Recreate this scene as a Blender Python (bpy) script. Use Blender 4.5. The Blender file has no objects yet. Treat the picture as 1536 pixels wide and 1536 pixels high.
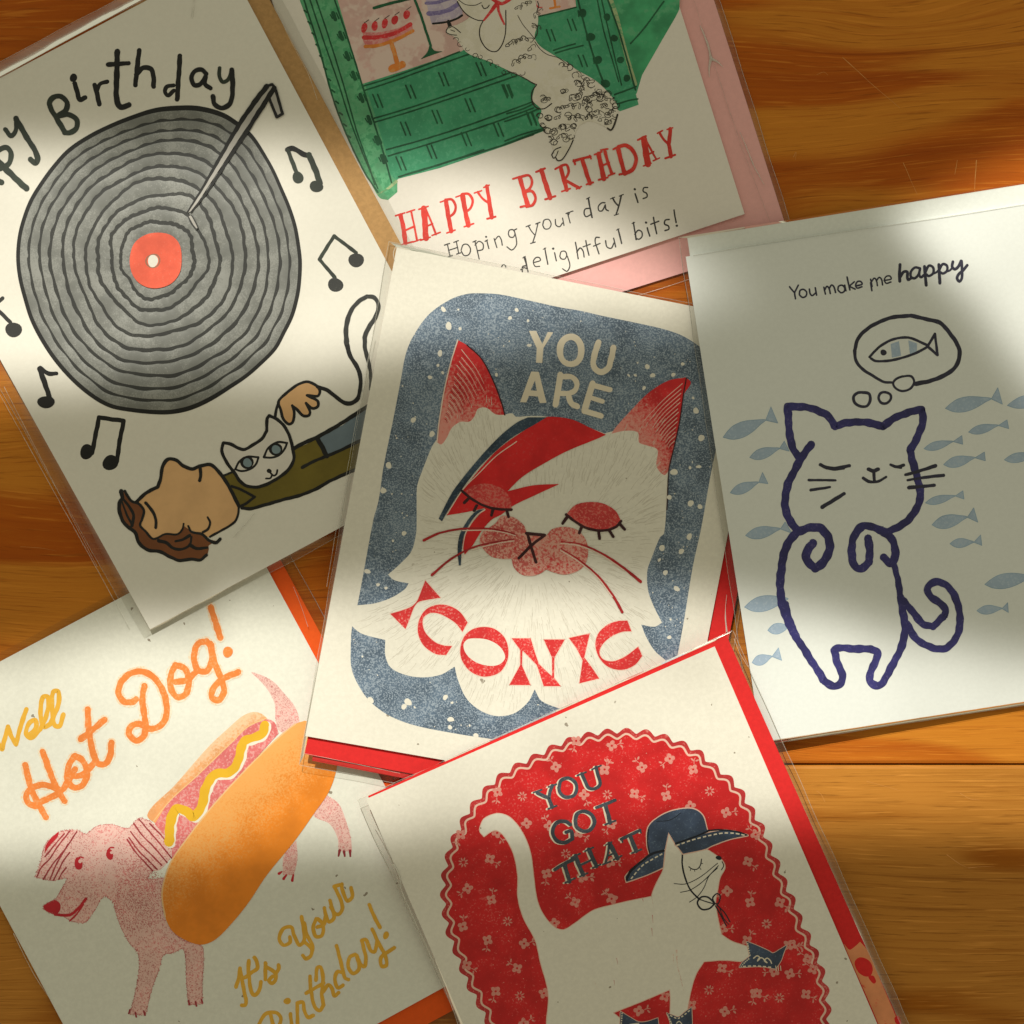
import bpy, math, random
from mathutils import Vector, Matrix
from mathutils.geometry import tessellate_polygon

random.seed(7)
SC = bpy.context.scene
COL = SC.collection

# ------------------------------------------------------------------ camera
S = 0.000185          # metres of table per pixel of the 1536 px photograph
HC = 0.50             # camera height above the table
cam_d = bpy.data.cameras.new('camera')
cam_d.sensor_width = 36.0
cam_d.lens = 36.0 * HC / (1536 * S)
cam_d.clip_start = 0.01
cam_d.clip_end = 50
cam = bpy.data.objects.new('camera', cam_d)
cam.location = (0, 0, HC)
COL.objects.link(cam)
SC.camera = cam

# ------------------------------------------------------------------ exposure
SC.view_settings.view_transform = 'Standard'
SC.view_settings.look = 'None'
SC.view_settings.exposure = 0.0
SC.view_settings.gamma = 1.0
SC.view_settings.use_curve_mapping = False
SC.render.engine = 'CYCLES'
SC.cycles.max_bounces = 6
SC.cycles.transparent_max_bounces = 16
SC.cycles.caustics_reflective = False
SC.cycles.caustics_refractive = False


class NT:
    """small helper for writing node trees"""
    def __init__(self, tree):
        self.t = tree
        self.n = tree.nodes
        self.l = tree.links
        self.n.clear()

    def add(self, kind, **kw):
        nd = self.n.new(kind)
        for k, v in kw.items():
            setattr(nd, k, v)
        return nd

    def put(self, sock, v):
        if hasattr(v, 'links'):
            self.l.new(v, sock)
        elif isinstance(v, (tuple, list)) and len(v) == 3 and sock.type == 'RGBA':
            sock.default_value = (*v, 1)
        else:
            sock.default_value = v

    def math(self, op, a, b=0.0, c=0.0, clamp=False):
        nd = self.add('ShaderNodeMath', operation=op, use_clamp=clamp)
        self.put(nd.inputs[0], a)
        self.put(nd.inputs[1], b)
        self.put(nd.inputs[2], c)
        return nd.outputs[0]

    def mix(self, f, a, b, blend='MIX'):
        nd = self.add('ShaderNodeMix', data_type='RGBA', blend_type=blend)
        self.put(nd.inputs[0], f)
        self.put(nd.inputs[6], a)
        self.put(nd.inputs[7], b)
        return nd.outputs[2]

    def step(self, x, lo, hi):
        nd = self.add('ShaderNodeMapRange', interpolation_type='SMOOTHSTEP')
        self.put(nd.inputs[0], x)
        self.put(nd.inputs[1], lo)
        self.put(nd.inputs[2], hi)
        nd.inputs[3].default_value = 0.0
        nd.inputs[4].default_value = 1.0
        return nd.outputs[0]

    def noise(self, vec, scale, detail=2.0, rough=0.5, dist=0.0):
        nd = self.add('ShaderNodeTexNoise')
        if vec is not None:
            self.l.new(vec, nd.inputs['Vector'])
        nd.inputs['Scale'].default_value = scale
        nd.inputs['Detail'].default_value = detail
        nd.inputs['Roughness'].default_value = rough
        nd.inputs['Distortion'].default_value = dist
        return nd.outputs['Fac']

    def mapping(self, vec, loc=(0, 0, 0), rot=(0, 0, 0), scale=(1, 1, 1)):
        nd = self.add('ShaderNodeMapping')
        self.l.new(vec, nd.inputs[0])
        nd.inputs[1].default_value = loc
        nd.inputs[2].default_value = rot
        nd.inputs[3].default_value = scale
        return nd.outputs[0]

    def bump(self, h, strength=0.2, dist=0.0002):
        nd = self.add('ShaderNodeBump')
        nd.inputs['Strength'].default_value = strength
        nd.inputs['Distance'].default_value = dist
        self.l.new(h, nd.inputs['Height'])
        return nd.outputs['Normal']


# ------------------------------------------------------------------ fill light of the room (soft, warm, stronger from the window side)
world = bpy.data.worlds.new('World')
SC.world = world
world.use_nodes = True
w = NT(world.node_tree)
tc = w.add('ShaderNodeTexCoord')
sx = w.add('ShaderNodeSeparateXYZ')
w.l.new(tc.outputs['Generated'], sx.inputs[0])
up = w.step(sx.outputs['Y'], -0.9, 0.9)
wc = w.mix(up, (0.84, 0.74, 0.50), (1.0, 0.99, 0.77))
over = w.step(sx.outputs['Z'], 0.80, 0.95)      # dimmed overhead on purpose, so black inks mirror less
wc = w.mix(w.math('MULTIPLY', over, 0.90), wc, (0.02, 0.018, 0.015))
bg = w.add('ShaderNodeBackground')
w.l.new(wc, bg.inputs[0])
bg.inputs[1].default_value = 0.51
wo = w.add('ShaderNodeOutputWorld')
w.l.new(bg.outputs[0], wo.inputs[0])

# ------------------------------------------------------------------ low window sun: one lamp, its bands of light and shade drawn into its emission
LPOS = Vector((-0.48, 2.05, 2.32))
SUN_W = 442.0
ld = bpy.data.lights.new('window_light', 'SPOT')
ld.energy = SUN_W
ld.color = (1.0, 1.0, 1.0)
ld.shadow_soft_size = 0.0065
ld.spot_size = math.radians(20)
ld.spot_blend = 0.3
lo = bpy.data.objects.new('window_light', ld)
lo.location = LPOS
LROT = (Vector((0, 0, 0)) - LPOS).to_track_quat('-Z', 'Y')
lo.rotation_mode = 'QUATERNION'
lo.rotation_quaternion = LROT
COL.objects.link(lo)
ld.use_nodes = True
g = NT(ld.node_tree)
tc = g.add('ShaderNodeTexCoord')
sep = g.add('ShaderNodeSeparateXYZ')
g.l.new(tc.outputs['Normal'], sep.inputs[0])
R3 = LROT.to_matrix()
dirw = []
for i in range(3):
    a = g.math('MULTIPLY', sep.outputs[0], R3[i][0])
    b = g.math('MULTIPLY_ADD', sep.outputs[1], R3[i][1], a)
    dirw.append(g.math('MULTIPLY_ADD', sep.outputs[2], R3[i][2], b))
tt = g.math('DIVIDE', -LPOS.z, dirw[2])
# where the ray meets the table, counted in units of S from the picture's top left corner
gx = g.math('MULTIPLY_ADD', g.math('MULTIPLY_ADD', dirw[0], tt, LPOS.x), 1 / S, 768)
gy = g.math('MULTIPLY_ADD', g.math('MULTIPLY_ADD', dirw[1], tt, LPOS.y), -1 / S, 768)

# noise wavers the edges of the drawn bands and varies their brightness
gv = g.add('ShaderNodeCombineXYZ')
g.put(gv.inputs[0], g.math('MULTIPLY', gx, 0.001))
g.put(gv.inputs[1], g.math('MULTIPLY', gy, 0.001))
waver = g.noise(gv.outputs[0], 5.5, 2, 0.5)
unevenness = g.noise(g.mapping(gv.outputs[0], loc=(4.1, 2.3, 0), scale=(1.0, 1.6, 1.0)), 2.6, 2, 0.5)
gx = g.math('MULTIPLY_ADD', g.math('SUBTRACT', waver, 0.5), 70.0, gx)
gy = g.math('MULTIPLY_ADD', g.math('SUBTRACT', waver, 0.5), 46.0, gy)


def soft(fx, fy, c, wdt):
    """soft half plane: 1 where fx*x+fy*y > c"""
    v = g.math('MULTIPLY_ADD', gx, fx, g.math('MULTIPLY', gy, fy))
    return g.step(v, c - wdt, c + wdt)


def line(p, q, wdt):
    """soft half plane, lit to the right of the way p->q as seen in the picture (y down)"""
    dx, dy = q[0] - p[0], q[1] - p[1]
    L = math.hypot(dx, dy)
    nx, ny = -dy / L, dx / L
    return soft(nx, ny, nx * p[0] + ny * p[1], wdt)


def both(*a):
    r = a[0]
    for b in a[1:]:
        r = g.math('MULTIPLY', r, b)
    return r


def either(*a):
    r = a[0]
    for b in a[1:]:
        r = g.math('MAXIMUM', r, b)
    return r


lit_upper_left = both(line((0, 248), (760, 250), 48), line((1060, 470), (760, 545), 52), line((760, 545), (0, 592), 46), line((660, 205), (1080, 455), 62))
lit_upper_right = both(line((1560, 585), (1320, 318), 42), line((1340, 330), (1560, 234), 36))
lit_lower = both(either(line((0, 985), (330, 940), 40), line((330, 1300), (330, 0), 1)),
                  line((330, 925), (860, 893), 38), line((860, 884), (1700, 1035), 42), line((1700, 1236), (0, 1290), 32))
lit = g.math('MULTIPLY', either(lit_upper_left, lit_upper_right, lit_lower), g.math('MULTIPLY_ADD', g.step(unevenness, 0.34, 0.66), 0.32, 0.80))
emi = g.add('ShaderNodeEmission')
emi.inputs[0].default_value = (1.0, 0.965, 0.87, 1)
g.l.new(lit, emi.inputs[1])
go = g.add('ShaderNodeOutputLight')
g.l.new(emi.outputs[0], go.inputs[0])

# ------------------------------------------------------------------ materials
PAPER = (0.80, 0.775, 0.70)


def srgb(r, g_, b):
    f = lambda c: ((c / 255 + 0.055) / 1.055) ** 2.4 if c > 10.3 else c / 255 / 12.92
    return (f(r), f(g_), f(b))


def paper_mat(name, col, fleck=0.0, rough=0.75, fiber=0.25):
    m = bpy.data.materials.new(name)
    m.use_nodes = True
    k = NT(m.node_tree)
    tc = k.add('ShaderNodeTexCoord')
    v = tc.outputs['Object']
    n1 = k.noise(v, 900, 4, 0.6)
    n2 = k.noise(v, 45, 2)
    c = k.mix(k.step(n1, 0.3, 0.75), tuple(x * (1 - 0.10 * fiber) for x in col), tuple(min(1, x * (1 + 0.06 * fiber)) for x in col))
    c = k.mix(k.math('MULTIPLY', k.step(n2, 0.35, 0.7), 0.10), c, tuple(x * 0.92 for x in col))
    if fleck > 0:
        vo = k.add('ShaderNodeTexVoronoi', feature='F1')
        vo.inputs['Scale'].default_value = 210
        dv = k.add('ShaderNodeVectorMath', operation='MULTIPLY_ADD')
        nz = k.add('ShaderNodeTexNoise')
        k.l.new(v, nz.inputs['Vector'])
        nz.inputs['Scale'].default_value = 500
        k.l.new(nz.outputs['Color'], dv.inputs[0])
        dv.inputs[1].default_value = (0.0022, 0.0022, 0.0)
        k.l.new(v, dv.inputs[2])
        k.l.new(dv.outputs[0], vo.inputs['Vector'])
        sc_ = k.add('ShaderNodeSeparateColor')
        k.l.new(vo.outputs['Color'], sc_.inputs[0])
        sel = k.step(sc_.outputs[0], 0.62, 0.66)
        size = k.math('MULTIPLY_ADD', sc_.outputs[1], 0.085, 0.02)
        spot = k.math('LESS_THAN', vo.outputs['Distance'], size)
        c = k.mix(k.math('MULTIPLY', k.math('MULTIPLY', spot, sel), fleck), c, (0.20, 0.15, 0.10))
    p = k.add('ShaderNodeBsdfPrincipled')
    k.put(p.inputs['Base Color'], c)
    p.inputs['Roughness'].default_value = rough
    p.inputs['Specular IOR Level'].default_value = 0.25
    k.l.new(k.bump(n1, 0.35, 0.00006), p.inputs['Normal'])
    o = k.add('ShaderNodeOutputMaterial')
    k.l.new(p.outputs[0], o.inputs[0])
    return m


def ink(name, col, col2=None, grain=0.0, scale=2400, grad=False, gp=(0.0, 1.0), rough=0.45, spec=0.45, var=0.15, blotch=0.35):
    """printed ink: colour broken up by a grain that lets a second colour (the paper) through; grad adds a fade along attribute t"""
    m = bpy.data.materials.new(name)
    m.use_nodes = True
    k = NT(m.node_tree)
    tc = k.add('ShaderNodeTexCoord')
    v = tc.outputs['Object']
    n1 = k.noise(v, scale, 3, 0.65)
    n2 = k.noise(v, 130, 3, 0.6)
    dark = tuple(x * (1 - var) for x in col)
    lite = tuple(min(1, x * (1 + var) + 0.012 * var) for x in col)
    c = k.mix(k.step(n2, 0.3, 0.7), dark, lite)
    if grain > 0 or grad:
        th = k.math('SUBTRACT', n1, 0.5)
        th = k.math('MULTIPLY_ADD', k.math('SUBTRACT', n2, 0.5), blotch, th)
        if grad:
            at = k.add('ShaderNodeAttribute', attribute_name='t')
            # t 0 -> all col, t 1 -> all col2, broken by the grain
            lvl = k.math('MULTIPLY_ADD', at.outputs['Fac'], gp[1] - gp[0], gp[0])
            x = k.math('ADD', th, k.math('MULTIPLY_ADD', lvl, 0.62, -0.31))
            f = k.step(x, -0.22, 0.22)
        else:
            x = k.math('ADD', th, grain * 0.30 - 0.26)
            f = k.step(x, -0.06, 0.06)
        c = k.mix(f, c, col2 or PAPER)
    p = k.add('ShaderNodeBsdfPrincipled')
    k.put(p.inputs['Base Color'], c)
    p.inputs['Roughness'].default_value = rough
    p.inputs['Specular IOR Level'].default_value = spec
    k.l.new(k.bump(n1, 0.3, 0.00005), p.inputs['Normal'])
    o = k.add('ShaderNodeOutputMaterial')
    k.l.new(p.outputs[0], o.inputs[0])
    return m


def film_mat(name, haze=0.006, gloss=0.025, tint=0.93, rough=0.12, bumps=0.18):
    m = bpy.data.materials.new(name)
    m.use_nodes = True
    k = NT(m.node_tree)
    tc = k.add('ShaderNodeTexCoord')
    v = tc.outputs['Object']
    n = k.noise(v, 34, 3, 0.5, 0.6)
    nrm = k.bump(n, bumps, 0.0018)
    tr = k.add('ShaderNodeBsdfTransparent')
    tr.inputs[0].default_value = (tint, tint, tint * 0.985, 1)
    gl = k.add('ShaderNodeBsdfGlossy')
    gl.inputs['Roughness'].default_value = rough
    gl.inputs[0].default_value = (1, 0.97, 0.9, 1)
    k.l.new(nrm, gl.inputs['Normal'])
    df = k.add('ShaderNodeBsdfDiffuse')
    df.inputs[0].default_value = (0.85, 0.83, 0.74, 1)
    fr = k.add('ShaderNodeFresnel')
    fr.inputs[0].default_value = 1.5
    k.l.new(nrm, fr.inputs['Normal'])
    m1 = k.add('ShaderNodeMixShader')
    k.put(m1.inputs[0], haze)
    k.l.new(tr.outputs[0], m1.inputs[1])
    k.l.new(df.outputs[0], m1.inputs[2])
    m2 = k.add('ShaderNodeMixShader')
    k.put(m2.inputs[0], k.math('MULTIPLY_ADD', fr.outputs[0], 1.0, gloss - 0.04, clamp=True))
    k.l.new(m1.outputs[0], m2.inputs[1])
    k.l.new(gl.outputs[0], m2.inputs[2])
    o = k.add('ShaderNodeOutputMaterial')
    k.l.new(m2.outputs[0], o.inputs[0])
    return m


def wood_mat(name, light, mid, dark, shift, rot=0.0, bend=0.050, fleck=0.30):
    m = bpy.data.materials.new(name)
    m.use_nodes = True
    k = NT(m.node_tree)
    tc = k.add('ShaderNodeTexCoord')
    v = k.mapping(tc.outputs['Object'], loc=shift, rot=(0, 0, rot))
    # slow bending of the grain
    wb = k.noise(k.mapping(v, scale=(5, 16, 1)), 1.0, 2, 0.5)
    dx = k.add('ShaderNodeCombineXYZ')
    k.put(dx.inputs[1], k.math('MULTIPLY', wb, bend))
    add = k.add('ShaderNodeVectorMath', operation='ADD')
    k.l.new(v, add.inputs[0])
    k.l.new(dx.outputs[0], add.inputs[1])
    u = add.outputs[0]
    rings = k.noise(k.mapping(u, scale=(2.2, 78, 1)), 1.0, 4, 0.62)          # growth rings, seen as long streaks
    fine = k.noise(k.mapping(u, scale=(16, 900, 1)), 1.0, 6, 0.75)
    streak = k.noise(k.mapping(u, loc=(3, 7, 0), scale=(5, 340, 1)), 1.0, 3, 0.6)           # fine fibres
    pore = k.noise(k.mapping(u, scale=(60, 1500, 1)), 1.0, 3, 0.6)
    band = k.noise(k.mapping(u, scale=(3.0, 22, 1)), 1.0, 2, 0.5)
    figure = k.noise(k.mapping(u, scale=(8, 30, 1)), 1.0, 2, 0.40, 0.5)
    c = k.mix(k.step(rings, 0.30, 0.68), dark, mid)
    c = k.mix(k.math('MULTIPLY', k.step(band, 0.45, 0.75), 0.35), c, light)
    c = k.mix(k.math('MULTIPLY', k.step(figure, 0.47, 0.55), 0.80), c, light)
    c = k.mix(k.math('MULTIPLY', k.step(fine, 0.48, 0.68), 0.42), c, dark)
    c = k.mix(k.math('MULTIPLY', k.step(fine, 0.46, 0.30), 0.35), c, light)
    c = k.mix(k.math('MULTIPLY', k.step(streak, 0.62, 0.72), 0.55), c, tuple(x * 0.7 for x in dark))
    c = k.mix(k.math('MULTIPLY', k.step(pore, 0.55, 0.72), 0.50), c, tuple(x * 0.5 for x in dark))
    pale = k.noise(k.mapping(u, loc=(9, 2, 0), scale=(55, 1250, 1)), 1.0, 2, 0.5)
    c = k.mix(k.math('MULTIPLY', k.step(pale, 0.56, 0.70), fleck), c, tuple(min(1, x * 1.35 + 0.01) for x in light))
    # a small knot
    vo = k.add('ShaderNodeTexVoronoi', feature='F1')
    k.l.new(k.mapping(tc.outputs['Object'], scale=(7, 11, 1)), vo.inputs['Vector'])
    vo.inputs['Scale'].default_value = 1.0
    kn = k.step(k.math('MULTIPLY_ADD', fine, 0.05, vo.outputs['Distance']), 0.13, 0.05)
    c = k.mix(k.math('MULTIPLY', kn, 0.55), c, tuple(x * 0.45 for x in dark))
    p = k.add('ShaderNodeBsdfPrincipled')
    k.put(p.inputs['Base Color'], c)
    k.put(p.inputs['Roughness'], k.math('MULTIPLY_ADD', fine, 0.25, 0.38))
    p.inputs['Specular IOR Level'].default_value = 0.14
    k.l.new(k.bump(k.math('MULTIPLY_ADD', pore, 0.5, fine), 0.25, 0.0004), p.inputs['Normal'])
    o = k.add('ShaderNodeOutputMaterial')
    k.l.new(p.outputs[0], o.inputs[0])
    return m


M = {}
M['cream_smooth'] = paper_mat('cream_smooth_paper', (0.83, 0.80, 0.72))
M['cream_fleck'] = paper_mat('cream_flecked_paper', (0.82, 0.785, 0.69), fleck=0.75, fiber=0.5)
M['white_card'] = paper_mat('white_card_paper', (0.79, 0.815, 0.79))
M['green_white'] = paper_mat('flecked_natural_paper', (0.79, 0.785, 0.70), fleck=0.8, fiber=0.5)
M['poodle_paper'] = paper_mat('smooth_white_paper', (0.84, 0.79, 0.72))
M['kraft'] = paper_mat('kraft_paper', (0.52, 0.30, 0.12), fiber=1.2)
M['pink'] = paper_mat('pink_paper', (0.87, 0.46, 0.44), fiber=0.4)
M['red'] = paper_mat('red_paper', (0.72, 0.024, 0.024), fiber=0.8)
M['orange'] = paper_mat('orange_red_paper', (0.82, 0.105, 0.010), fiber=0.5)
M['pale'] = paper_mat('pale_envelope_paper', (0.79, 0.815, 0.775), fiber=0.4)
M['film'] = film_mat('clear_film')
M['seam'] = film_mat('clear_film_edge', haze=0.30, gloss=0.08, tint=0.92, rough=0.18, bumps=0.25)

# ------------------------------------------------------------------ geometry helpers
def parse(s, T=(0, 0, 1536)):
    """'x,y x,y! ...' read in a 1536-wide enlargement of the square that starts at T[0],T[1] and is T[2] wide; ! marks a corner"""
    k = T[2] / 1536.0
    pts, cor = [], []
    for tok in s.split():
        c = tok.endswith('!')
        x, y = tok.rstrip('!').split(',')
        pts.append((T[0] + float(x) * k, T[1] + float(y) * k))
        cor.append(c)
    return pts, cor


def catmull(run, closed, step):
    out = []
    n = len(run)
    if n < 3:
        a, b = run[0], run[-1]
        d = math.dist(a, b)
        m = max(1, int(d / step))
        return [(a[0] + (b[0] - a[0]) * i / m, a[1] + (b[1] - a[1]) * i / m) for i in range(m + 1)]
    segs = n if closed else n - 1
    for i in range(segs):
        p1, p2 = run[i % n], run[(i + 1) % n]
        p0 = run[(i - 1) % n] if closed or i > 0 else (2 * p1[0] - p2[0], 2 * p1[1] - p2[1])
        p3 = run[(i + 2) % n] if closed or i + 2 < n else (2 * p2[0] - p1[0], 2 * p2[1] - p1[1])
        d1 = max(1e-6, math.dist(p1, p2))
        t1x, t1y = p2[0] - p0[0], p2[1] - p0[1]
        t2x, t2y = p3[0] - p1[0], p3[1] - p1[1]
        l1 = d1 / max(1e-6, math.dist(p0, p1) + d1)
        l2 = d1 / max(1e-6, math.dist(p2, p3) + d1)
        m1 = (t1x * l1, t1y * l1)
        m2 = (t2x * l2, t2y * l2)
        m = max(1, int(d1 / step))
        for j in range(m):
            u = j / m
            h00, h10 = 2 * u ** 3 - 3 * u * u + 1, u ** 3 - 2 * u * u + u
            h01, h11 = -2 * u ** 3 + 3 * u * u, u ** 3 - u * u
            out.append((h00 * p1[0] + h10 * m1[0] + h01 * p2[0] + h11 * m2[0],
                        h00 * p1[1] + h10 * m1[1] + h01 * p2[1] + h11 * m2[1]))
    if not closed:
        out.append(run[-1])
    return out


def curve(pts, cor, closed, step=1.3, smooth=True):
    n = len(pts)
    if not smooth:
        return list(pts)
    if not any(cor):
        return catmull(pts, closed, step)
    if closed:
        f = cor.index(True)
        pts = pts[f:] + pts[:f] + [pts[f]]
        cor = cor[f:] + cor[:f] + [True]
    runs, cur = [], [pts[0]]
    for p, c in zip(pts[1:], cor[1:]):
        cur.append(p)
        if c:
            runs.append(cur)
            cur = [p]
    if len(cur) > 1:
        runs.append(cur)
    out = []
    for r in runs:
        q = catmull(r, False, step)
        out += q if not out else q[1:]
    if closed:
        out = out[:-1]
    return out


def runs_of(pts, cor):
    runs, cur = [], [pts[0]]
    for p, c in zip(pts[1:], cor[1:]):
        cur.append(p)
        if c:
            runs.append(cur)
            cur = [p]
    if len(cur) > 1:
        runs.append(cur)
    return runs


class Plane:
    """height of a card's underside: z = a + b*x + c*y in metres"""
    def __init__(self, p1, p2, p3):
        rows = []
        for px, py, z in (p1, p2, p3):
            rows.append(((px - 768) * S, (768 - py) * S, z * 0.001))
        A = Matrix([[1, r[0], r[1]] for r in rows]).inverted()
        self.a, self.b, self.c = A @ Vector([r[2] for r in rows])

    def at(self, px, py, off=0.0):
        """the point of this plane, off metres above it, that stands at px,py"""
        X, Y = (px - 768) * S, (768 - py) * S
        t = (HC - self.a - off) / (HC + self.b * X + self.c * Y)
        return Vector((X * t, Y * t, HC * (1 - t)))


class Frame:
    """a thing's Empty and its own axes"""
    def __init__(self, name, label, cat, plane, quad, group=None, base=0.0):
        self.plane = plane
        c = sum((Vector(q) for q in quad), Vector((0, 0))) / len(quad)
        self.o = bpy.data.objects.new(name, None)
        self.o.empty_display_size = 0.02
        self.o.location = plane.at(c.x, c.y, base)
        d = Vector(quad[1]) - Vector(quad[0])
        self.rot = -math.atan2(d.y, d.x)
        self.o.rotation_euler = (0, 0, self.rot)
        self.o['label'] = label
        self.o['category'] = cat
        if group:
            self.o['group'] = group
        COL.objects.link(self.o)
        self.inv = Matrix.Rotation(-self.rot, 3, 'Z')
        self.loc = self.o.location.copy()
        self.boxes = []
        self.top = 0.0

    def local(self, v):
        return self.inv @ (v - self.loc)


LEVEL = 4.0e-6


class Part:
    """one mesh of a thing; collects prints, ribbons and sheets"""
    def __init__(self, fr, name, parent=None, label=None):
        self.fr, self.name, self.parent = fr, name, parent
        self.v, self.f, self.mi, self.mats, self.t = [], [], [], [], []
        self.label = label
        self.smooth = False

    def slot(self, m):
        if m not in self.mats:
            self.mats.append(m)
        return self.mats.index(m)

    def level(self, pts, pad):
        x0 = min(p[0] for p in pts) - pad
        x1 = max(p[0] for p in pts) + pad
        y0 = min(p[1] for p in pts) - pad
        y1 = max(p[1] for p in pts) + pad
        lv = 0
        for b in self.fr.boxes:
            if b[0] < x1 and b[1] > x0 and b[2] < y1 and b[3] > y0 and b[4] >= lv:
                lv = b[4] + 1
        self.fr.boxes.append((x0, x1, y0, y1, lv))
        return self.fr.top + 1.5e-5 + lv * LEVEL

    def vert(self, px, py, off, t=0.0):
        self.v.append(self.fr.local(self.fr.plane.at(px, py, off)))
        self.t.append(t)
        return len(self.v) - 1

    def face(self, idx, m):
        self.f.append(idx)
        self.mi.append(m)

    def poly(self, mat, loops, off=None, grad=None, ramp=0.0):
        """flat print bounded by loops (the first is the outline, the others holes)"""
        if off is None:
            off = self.level(loops[0], 0.5)
        mi = self.slot(mat)
        flat = [p for lp in loops for p in lp]
        base = len(self.v)
        for p in flat:
            t = 0.0
            if grad:
                (ax, ay), (bx, by) = grad
                t = ((p[0] - ax) * (bx - ax) + (p[1] - ay) * (by - ay)) / ((bx - ax) ** 2 + (by - ay) ** 2)
            self.vert(p[0], p[1], off, t)
        for tri in tessellate_polygon([[Vector((p[0], -p[1], 0)) for p in lp] for lp in loops]):
            a, b, c = (flat[i] for i in tri)
            ar = (b[0] - a[0]) * (c[1] - a[1]) - (c[0] - a[0]) * (b[1] - a[1])
            if abs(ar) < 1e-9:
                continue
            tri = tri if ar < 0 else tri[::-1]
            self.face([base + i for i in tri], mi)

    def fill(self, mat, s, T=(0, 0, 1536), holes=(), smooth=True, off=None, grad=None, step=1.5):
        pts, cor = parse(s, T)
        loops = [curve(pts, cor, True, step, smooth)]
        for h in holes:
            hp, hc = parse(h, T)
            loops.append(curve(hp, hc, True, step, smooth))
        self.poly(mat, loops, off, grad)

    def ribbon(self, mat, pts, w0, w1, off, caps=True, ramp=(0.0, 2.4e-6), wob=0.0, ridge=0.0, closed=False):
        n = len(pts)
        if n < 2:
            return
        mi = self.slot(mat)
        Ls, Rs, Ms = [], [], []
        ph = random.random() * 50
        for i, p in enumerate(pts):
            if closed:
                a, b = pts[i - 1], pts[(i + 1) % n]
            else:
                a, b = pts[max(0, i - 1)], pts[min(n - 1, i + 1)]
            dx, dy = b[0] - a[0], b[1] - a[1]
            L = math.hypot(dx, dy) or 1e-9
            nx, ny = -dy / L, dx / L
            u = i / (n - 1)
            hw = 0.5 * (w0 + (w1 - w0) * u)
            e1 = hw * (1 + wob * (math.sin(ph + i * 0.55) * 0.6 + math.sin(ph * 2 + i * 0.23) * 0.6))
            e2 = hw * (1 + wob * (math.sin(ph * 3 + i * 0.47) * 0.6 + math.sin(ph * 5 + i * 0.19) * 0.6))
            z = off + ramp[0] + (ramp[1] - ramp[0]) * u
            Ls.append(self.vert(p[0] + nx * e1, p[1] + ny * e1, z))
            Rs.append(self.vert(p[0] - nx * e2, p[1] - ny * e2, z))
            if ridge:
                Ms.append(self.vert(p[0], p[1], z + ridge))
        rng = range(n) if closed else range(n - 1)
        for i in rng:
            j = (i + 1) % n
            if ridge:
                self.face([Ls[i], Ls[j], Ms[j], Ms[i]], mi)
                self.face([Ms[i], Ms[j], Rs[j], Rs[i]], mi)
            else:
                self.face([Ls[i], Ls[j], Rs[j], Rs[i]], mi)
        if caps and not closed:
            for e, (p, q, hw) in enumerate(((pts[0], pts[1], w0 / 2), (pts[-1], pts[-2], w1 / 2))):
                if hw < 0.25:
                    continue
                an = math.atan2(p[1] - q[1], p[0] - q[0])
                z = off + (ramp[0] if e == 0 else ramp[1])
                c = self.vert(p[0], p[1], z)
                fan = [self.vert(p[0] + hw * math.cos(an - math.pi / 2 + math.pi * j / 6), p[1] + hw * math.sin(an - math.pi / 2 + math.pi * j / 6), z) for j in range(7)]
                for j in range(6):
                    self.face([c, fan[j + 1], fan[j]], mi)

    def line(self, mat, s, w, T=(0, 0, 1536), w1=None, closed=False, wob=0.10, step=1.3, off=None, caps=True, smooth=True):
        """a drawn stroke; w in the units of the enlargement T"""
        k = T[2] / 1536.0
        pts, cor = parse(s, T) if isinstance(s, str) else s
        w0 = w * k
        w1 = w0 if w1 is None else w1 * k
        if off is None:
            off = self.level(pts, max(w0, w1) / 2)
        if closed and not any(cor):
            q = catmull(pts, True, step)
            self.ribbon(mat, q, w0, w0, off, closed=True, wob=wob, ramp=(0, 0))
            return
        if closed:
            f = cor.index(True)
            pts = pts[f:] + pts[:f] + [pts[f]]
            cor = cor[f:] + cor[:f] + [True]
        rs = runs_of(pts, cor)
        m = len(rs)
        for i, r in enumerate(rs):
            a, b = w0 + (w1 - w0) * i / m, w0 + (w1 - w0) * (i + 1) / m
            q = catmull(r, False, step) if smooth else r
            self.ribbon(mat, q, a, b, off, caps, ramp=(2.6e-6 * i / m, 2.6e-6 * (i + 0.9) / m), wob=wob)

    def dot(self, mat, x, y, rx, ry=None, T=(0, 0, 1536), rot=0.0, off=None, n=18, hole=None, wob=0.06):
        k = T[2] / 1536.0
        ry = rx if ry is None else ry
        ph = random.random() * 9

        def ring(fx, fy):
            q = []
            for i in range(n):
                a = 2 * math.pi * i / n
                wv = 1 + wob * math.sin(2 * a + ph) + wob * 0.5 * math.sin(3 * a + 2 * ph)
                ex, ey = fx * math.cos(a) * wv, fy * math.sin(a) * wv
                q.append((T[0] + k * (x + ex * math.cos(rot) - ey * math.sin(rot)), T[1] + k * (y + ex * math.sin(rot) + ey * math.cos(rot))))
            return q
        loops = [ring(rx, ry)]
        if hole:
            loops.append(ring(rx * hole, ry * hole))
        self.poly(mat, loops, off)

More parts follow.
